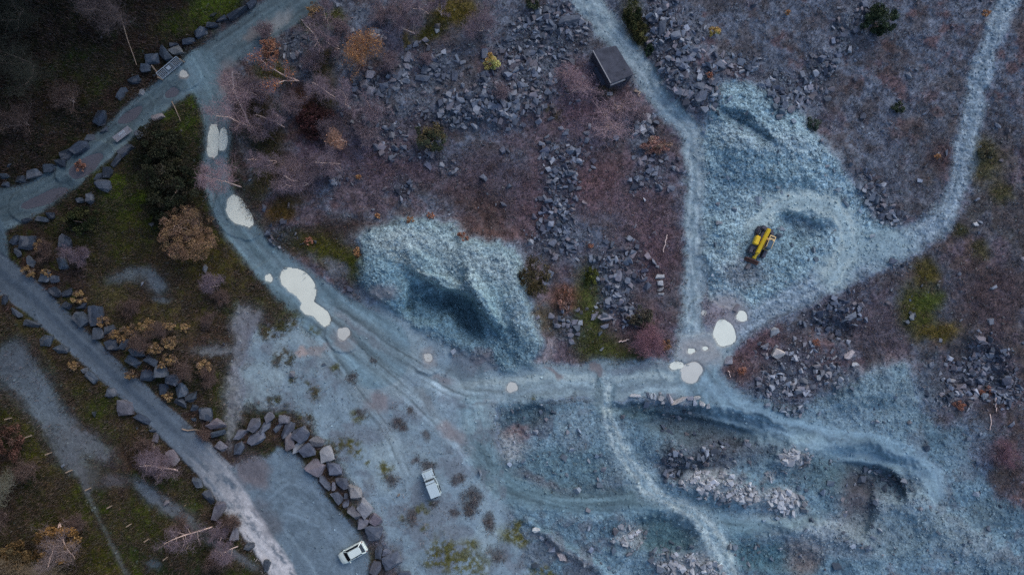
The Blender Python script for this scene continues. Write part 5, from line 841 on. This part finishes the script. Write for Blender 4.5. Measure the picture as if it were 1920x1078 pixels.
# white hatchback: x forward
def build_car(u, v, rz):
    c = P(u, v); k = 1 - .7 / H; root = empty('parked_car', (c.x * k, c.y * k, c.z), rz); tag(root, 'white hatchback car parked alone in the grey car park', 'car')
    def ring(x, hw, z0, z1, sh=.12):
        return [(x, -hw, z0 + .08), (x, -hw * .96, z0), (x, hw * .96, z0), (x, hw, z0 + .08), (x, hw * 1.0, z1 - sh), (x, hw * .9, z1 - .02), (x, hw * .45, z1), (x, -hw * .45, z1), (x, -hw * .9, z1 - .02), (x, -hw * 1.0, z1 - sh)]
    b = MB().loft([ring(2.14, .40, .42, .60), ring(2.07, .62, .3, .70), ring(1.9, .78, .22, .80), ring(1.5, .88, .2, .92), ring(1.0, .89, .2, .99), ring(.2, .895, .2, 1.0), ring(-1.0, .895, .2, 1.02), ring(-1.6, .88, .22, 1.02), ring(-1.9, .83, .26, .98), ring(-2.02, .76, .36, .86), ring(-2.06, .70, .42, .70)])
    b.build('body', 'white', root, True)
    def gr(x, hw, z): return [(x, -hw, z), (x, hw, z)]
    def cab(z0, z1, ins, xs):
        lo = [(xs[0] - .10, -.80 + ins, z0), (xs[0], -.45, z0), (xs[0], .45, z0), (xs[0] - .10, .80 - ins, z0), (xs[1], .80 - ins, z0), (xs[1] - .05, .45, z0), (xs[1] - .05, -.45, z0), (xs[1], -.80 + ins, z0)]
        hi = [(xs[2] - .08, -.55, z1), (xs[2], -.35, z1), (xs[2], .35, z1), (xs[2] - .08, .55, z1), (xs[3], .53, z1), (xs[3] - .06, .35, z1), (xs[3] - .06, -.35, z1), (xs[3], -.53, z1)]
        return MB().loft([lo, hi])
    cab(.97, 1.40, 0, (1.12, -1.80, .42, -1.42)).build('window_glass', 'glass', root)
    MB().loft([[(.40, -.57, 1.385), (.46, -.3, 1.39), (.46, .3, 1.39), (.40, .57, 1.385), (-1.40, .55, 1.385), (-1.46, .3, 1.39), (-1.46, -.3, 1.39), (-1.40, -.55, 1.385)], [(.3, -.5, 1.43), (.36, -.3, 1.45), (.36, .3, 1.45), (.3, .5, 1.43), (-1.34, .48, 1.43), (-1.40, .3, 1.45), (-1.40, -.3, 1.45), (-1.34, -.48, 1.43)]]).build('roof', 'white', root, False)
    for sd in (-1, 1):
        MB().bar((1.02, sd * .79, 1.0), (.38, sd * .57, 1.40), .07, .05).build('windscreen_pillar', 'white', root)
        MB().bar((-1.40, sd * .56, 1.39), (-1.84, sd * .79, 1.0), .12, .06).build('rear_pillar', 'white', root)
        MB().box((-.45, sd * .69, 1.19), (.07, .03, .44), .005, Matrix.Rotation(sd * -.36, 3, 'X').to_quaternion()).build('door_pillar', 'black', root)
        MB().box((.78, sd * .97, 1.03), (.14, .2, .13), .03).build('side_mirror', 'white', root)
        MB().box((1.86, sd * .66, .70), (.3, .22, .12), .04, Matrix.Rotation(sd * -.35, 3, 'Z').to_quaternion()).build('headlight', 'lamp', root)
        MB().box((-1.97, sd * .70, .86), (.1, .2, .22), .03).build('tail_light', 'red', root)
        MB().bar((.3, sd * .52, 1.45), (-1.3, sd * .5, 1.46), .03, .03).build('roof_rail', 'cream', root)
        MB().box((-.1, sd * .905, .82), (.16, .02, .03), .005).build('door_handle', 'black', root)
        for x in (1.28, -1.3): wheel(root, x, sd * .80, .31, .2, sd)
    MB().box((-1.92, 0, 1.06), (.16, 1.36, .05), .015).build('rear_spoiler', 'white', root)
    MB().box((-2.0, 0, .52), (.22, 1.46, .16), .05).build('rear_bumper', 'white', root)
    MB().box((2.02, 0, .45), (.2, 1.1, .14), .05).build('front_grille', 'black', root)
# old off-roader: x forward
def build_rover(u, v, rz):
    c = P(u, v); k = 1 - .8 / H; root = empty('off_roader', (c.x * k, c.y * k, c.z), rz); tag(root, 'pale grey white boxy old off roader standing on the open gravel', 'off roader')
    MB().box((-.05, 0, .78), (3.7, 1.58, .56), .04).build('body', 'cream', root)
    MB().box((1.18, 0, 1.09), (1.16, 1.02, .1), .04, None, (.96, .9)).build('bonnet', 'cream', root)
    for sd in (-1, 1):
        MB().box((1.2, sd * .66, 1.07), (1.2, .27, .05), .02).box((1.72, sd * .62, .82), (.12, .28, .4), .03).build('wing', 'cream', root)
        MB().box((1.02, sd * .70, 1.10), (.16, .11, .02), .004).build('wing_vent', 'black', root)
        MB().cyl((1.80, sd * .60, .86), .1, .04, 'X', 16).build('headlight', 'lamp', root)
        MB().box((1.2, sd * .84, .86), (.9, .12, .05), .02).box((-1.15, sd * .83, .86), (.92, .12, .05), .02).build('wheel_arch', 'black', root)
        MB().box((.13, sd * .755, 1.32), (.74, .02, .38), .005, Matrix.Rotation(sd * .08, 3, 'X').to_quaternion()).box((-1.05, sd * .755, 1.34), (1.15, .02, .34), .005, Matrix.Rotation(sd * .08, 3, 'X').to_quaternion()).build('side_window', 'glass', root)
        MB().box((-.36, sd * .765, 1.34), (.1, .03, .46), .01).box((-1.75, sd * .765, 1.34), (.12, .03, .46), .01).build('window_pillar', 'cream', root)
        MB().box((.62, sd * .95, 1.18), (.06, .2, .22), .02).build('side_mirror', 'black', root)
        for x in (1.18, -1.15): wheel(root, x, sd * .70, .38, .22, sd)
    MB().box((.60, 0, 1.32), (.03, 1.36, .4), .005, Matrix.Rotation(-.2, 3, 'Y').to_quaternion()).build('windscreen', 'glass', root)
    MB().box((-.62, 0, 1.32), (2.34, 1.46, .52), .02, None, (.98, .97)).build('cabin', 'cream', root)
    MB().box((.33, 0, 1.63), (.42, 1.44, .10), .05).build('cab_roof', 'cream', root)
    MB().box((-.93, 0, 1.645), (1.98, 1.48, .10), .04).build('rear_roof', 'cream', root)
    MB().box((-1.89, 0, 1.56), (.1, 1.44, .07), .02).build('rain_gutter', 'cream', root)
    MB().box((-1.91, 0, 1.3), (.04, 1.2, .34), .01).build('rear_window', 'glass', root)
    MB().box((1.90, 0, .55), (.14, 1.6, .16), .03).build('front_bumper', 'galv', root)
    sp = empty('spare_wheel', (0, 0, 0)); sp.parent = root; MB().cyl((-2.05, .1, 1.05), .36, .2, 'X', 24, bev=.05).build('tyre', 'rubber', sp); MB().cyl((-2.15, .1, 1.05), .2, .04, 'X', 20).build('rim', 'rim', sp)
# telescopic handler: x forward (towards the boom head)
def build_loader(u, v, rz):
    c = P(u, v); k = 1 - 1.2 / H; root = empty('telescopic_handler', (c.x * k, c.y * k, c.z), rz); tag(root, 'yellow telescopic handler with lowered boom on the pale slate apron', 'telehandler')
    MB().box((-.1, 0, .85), (4.2, 1.0, .5), .06).box((-2.0, 0, 1.0), (.6, 1.8, .7), .08).build('chassis', 'dusty', root)
    MB().box((0.0, -.86, 1.45), (1.35, .74, .85), .1, None, (.96, .9)).build('engine_cover', 'yellow', root)
    MB().box((.92, -.80, 1.1), (.62, .62, .3), .05).build('side_tank', 'dusty', root)
    b = MB(); b.bar((-2.0, -.08, 2.35), (1.75, -.08, 1.35), .54, .5); b.build('boom', 'yellow', root)
    MB().bar((1.6, -.08, 1.42), (2.35, -.08, .95), .34, .36).box((2.3, -.08, .8), (.36, .5, .5), .05).build('boom_extension', 'yellow', root)
    MB().box((1.55, -.08, 1.62), (.3, .4, .05), .02).build('boom_hose', 'black', root)
    MB().cyl((2.05, -.08, 1.27), .1, .05, 'Z', 14).build('boom_pin', 'black', root)
    MB().box((2.66, -.1, .55), (.12, 2.1, .75), .02).box((2.85, -.1, .2), (.5, 2.1, .06), .01).build('carriage', plain('rust_steel', (.20, .09, .06), .8, .2, .3, .4), root)
    cb = empty('cab', (0, 0, 0)); cb.parent = root
    MB().box((-.05, .80, 1.2), (1.7, .78, .7), .04).build('cab_body', 'orange', cb)
    MB().box((.12, .80, 2.0), (1.35, .74, .9), .05, None, (.82, .9)).build('cab_glass', 'cabglass', cb)
    MB().box((-.02, .80, 2.47), (1.12, .68, .06), .02).build('cab_roof', 'cabglass', cb)
    fr = MB()
    for sd in (.43, 1.17):
        fr.bar((.76, sd, 1.55), (.5, sd * .95 + .03, 2.48), .07, .07).bar((-.62, sd, 1.55), (-.5, sd * .95 + .03, 2.48), .07, .07).bar((.5, sd, 2.5), (-.55, sd, 2.5), .07, .06)
    fr.box((-.86, .80, 2.44), (.8, .9, .08), .02).build('cab_frame', 'orange', cb)
    MB().box((-1.0, .80, 2.50), (.2, .66, .04), .01).build('roof_grille', 'black', cb); MB().cyl((-.62, .80, 2.54), .08, .1, 'Z', 14).build('roof_vent', 'black', cb)
    MB().box((-2.05, -.6, 1.5), (.5, .5, .5), .05).build('rear_light_box', 'dusty', root)
    for sd in (-1, 1):
        for x in (1.35, -1.5): wheel(root, x, sd * .98, .62, .46, sd, 'dusty', 18)
        MB().box((1.35, sd * .98, 1.32), (1.0, .48, .05), .02).build('mudguard', 'dusty', root)
    return root
def ang_of(u1, v1, u2, v2): return math.atan2(-(v2 - v1), u2 - u1)
build_car(*CAR, ang_of(683, 1024, 640, 1048))
build_rover(*ROVER, ang_of(817, 925, 801, 885))
build_loader(*LOADER, ang_of(1436, 428, 1415, 480))

# ------------------------------------------------------------------ hut
def build_hut():
    q = [(1111, 95), (1155, 86), (1188, 140), (1145, 157)]; z = float(zat(*HUT)[0]); hh = 2.7; k = S * (H - z - hh) / H
    pts = [Vector(((a - 960) * k, (539 - b_) * k)) for a, b_ in q]; c = sum(pts, Vector((0, 0))) / 4; pts = [p - c for p in pts]
    root = empty('stone_hut', (c.x, c.y, z)); tag(root, 'ruined flat roofed slate hut beside the haul road at the top', 'hut')
    ins = [p * .95 for p in pts]
    for i in range(4):
        a, b_ = ins[i], ins[(i + 1) % 4]; d = (b_ - a)
        m = MB()
        if i == 2:   # south west end wall with a dark doorway
            m.bar((a.x, a.y, 1.25), (a.x + d.x * .25, a.y + d.y * .25, 1.25), .3, 2.5).bar((a.x + d.x * .62, a.y + d.y * .62, 1.25), (b_.x, b_.y, 1.25), .3, 2.5).bar((a.x + d.x * .25, a.y + d.y * .25, 2.3), (a.x + d.x * .62, a.y + d.y * .62, 2.3), .3, .4)
        else: m.bar((a.x, a.y, 1.2), (b_.x, b_.y, 1.2), .3, 2.6)
        m.build('wall', 'wall', root)
    MB().poly([(p.x, p.y, 2.52) for p in pts], .18).build('roof', 'concrete', root)
    e = pts[0] * .985, pts[3] * .985; MB().bar((e[0].x, e[0].y, 2.74), (e[1].x, e[1].y, 2.74), .14, .08).build('roof_kerb', 'pale', root)
    a, b_ = pts[3], pts[2]; MB().bar((a.x, a.y - .12, 2.3), (a.x * .35 + b_.x * .65, a.y * .35 + b_.y * .65 - .12, 2.3), .22, .3).build('lintel', 'pale', root)
    MB().cyl((pts[2].x * .55, pts[2].y * .55, 2.71), .14, .05, 'Z', 12).build('roof_hole', 'black', root)
    st = P(1143, 177); o = MB().box((0, 0, .1), (.85, .5, .3), .04).build('stone_step', 'pale'); o.location = st; tag(o, 'pale squared stone lying on moss below the hut', 'stone')
    w = P(1128, 140, .5); o = MB().box((0, 0, 0), (1.6, 3.4, 1.4), .15, None, (.8, .8)).build('collapsed_wall', 'wall'); o.location = (w.x, w.y, w.z - .55); o.rotation_euler = (0, 0, R(28)); tag(o, 'dark collapsed wall base along the hut left side', 'wall')
build_hut()

# ------------------------------------------------------------------ gate, sign board, post and wire fence
def build_gate():
    a, b_ = P(306, 149, .15), P(343, 118, .15); d = b_ - a; L = math.hypot(d.x, d.y); root = empty('field_gate', a, math.atan2(d.y, d.x)); tag(root, 'galvanised metal field gate standing across the upper verge of the gravel track', 'gate')
    tilt = Matrix.Rotation(R(-28), 3, 'X'); T = lambda x, y, z: tilt @ Vector((x, y, z))
    m = MB()
    for z in (.1, 1.35): m.bar(T(0, 0, z), T(L, 0, z), .1, .1)
    for x in (0, L): m.bar(T(x, 0, .1), T(x, 0, 1.35), .1, .1)
    m.build('frame', 'galv', root); m = MB()
    for z in (.3, .5, .7, .9, 1.1): m.bar(T(0, 0, z), T(L, 0, z), .06, .06)
    for x in (L / 3, L * 2 / 3): m.bar(T(x, 0, .1), T(x, 0, 1.35), .06, .06)
    m.build('rails', 'galv', root)
    MB().box(T(L * .48, -.08, .85), (.55, .03, .5), .005, tilt.to_quaternion()).build('notice', 'signw', root)
    for x in (-.15, L + .15): MB().cyl((x, 0, .55), .09, 1.4, 'Z', 10).build('post', 'wood', root)
build_gate()
def build_sign():
    a, b_ = P(222, 268, .1), P(252, 247, .1); d = b_ - a; L = math.hypot(d.x, d.y); root = empty('sign_board', a, math.atan2(d.y, d.x)); tag(root, 'low grey sign board with white lettering beside the gravel track', 'sign')
    tilt = Matrix.Rotation(R(-58), 3, 'X'); T = lambda x, y, z: tilt @ Vector((x, y, z)) + Vector((0, 0, .35)); q = tilt.to_quaternion()
    MB().box(T(L / 2, 0, .45), (L, .06, .9), .01, q).build('board', 'board', root)
    m = MB()
    for k in range(5):
        m.box(T(L * (.36 + .075 * k), -.05, .62), (.16, .03, .34), .004, q)
        if k < 4: m.box(T(L * (.40 + .07 * k), -.05, .24), (.14, .03, .16), .004, q)
    m.build('lettering', 'signw', root)
    for x in (.15, L - .15): MB().box((x, .3, .3), (.08, .08, .8), .01).build('post', 'wood', root)
build_sign()
def build_fence():
    sp = [(22, 783), (60, 816), (97, 848), (135, 881), (171, 914), (211, 947), (247, 981), (280, 1009), (315, 1043)]; p0 = P(*sp[0]); root = empty('wire_fence', p0); tag(root, 'post and wire fence with pale posts crossing the bottom left grass', 'fence')
    ps = [P(*q) - p0 for q in sp]
    for p in ps: MB().cyl((p.x, p.y, p.z + .65), .09, 1.45, 'Z', 8).build('post', 'wood', root)
    for z in (.6, 1.1):
        m = MB()
        for a, b_ in zip(ps, ps[1:]): m.bar((a.x, a.y, a.z + z), (b_.x, b_.y, b_.z + z), .005, .005)
        m.build('wire', 'dusty', root)
build_fence()
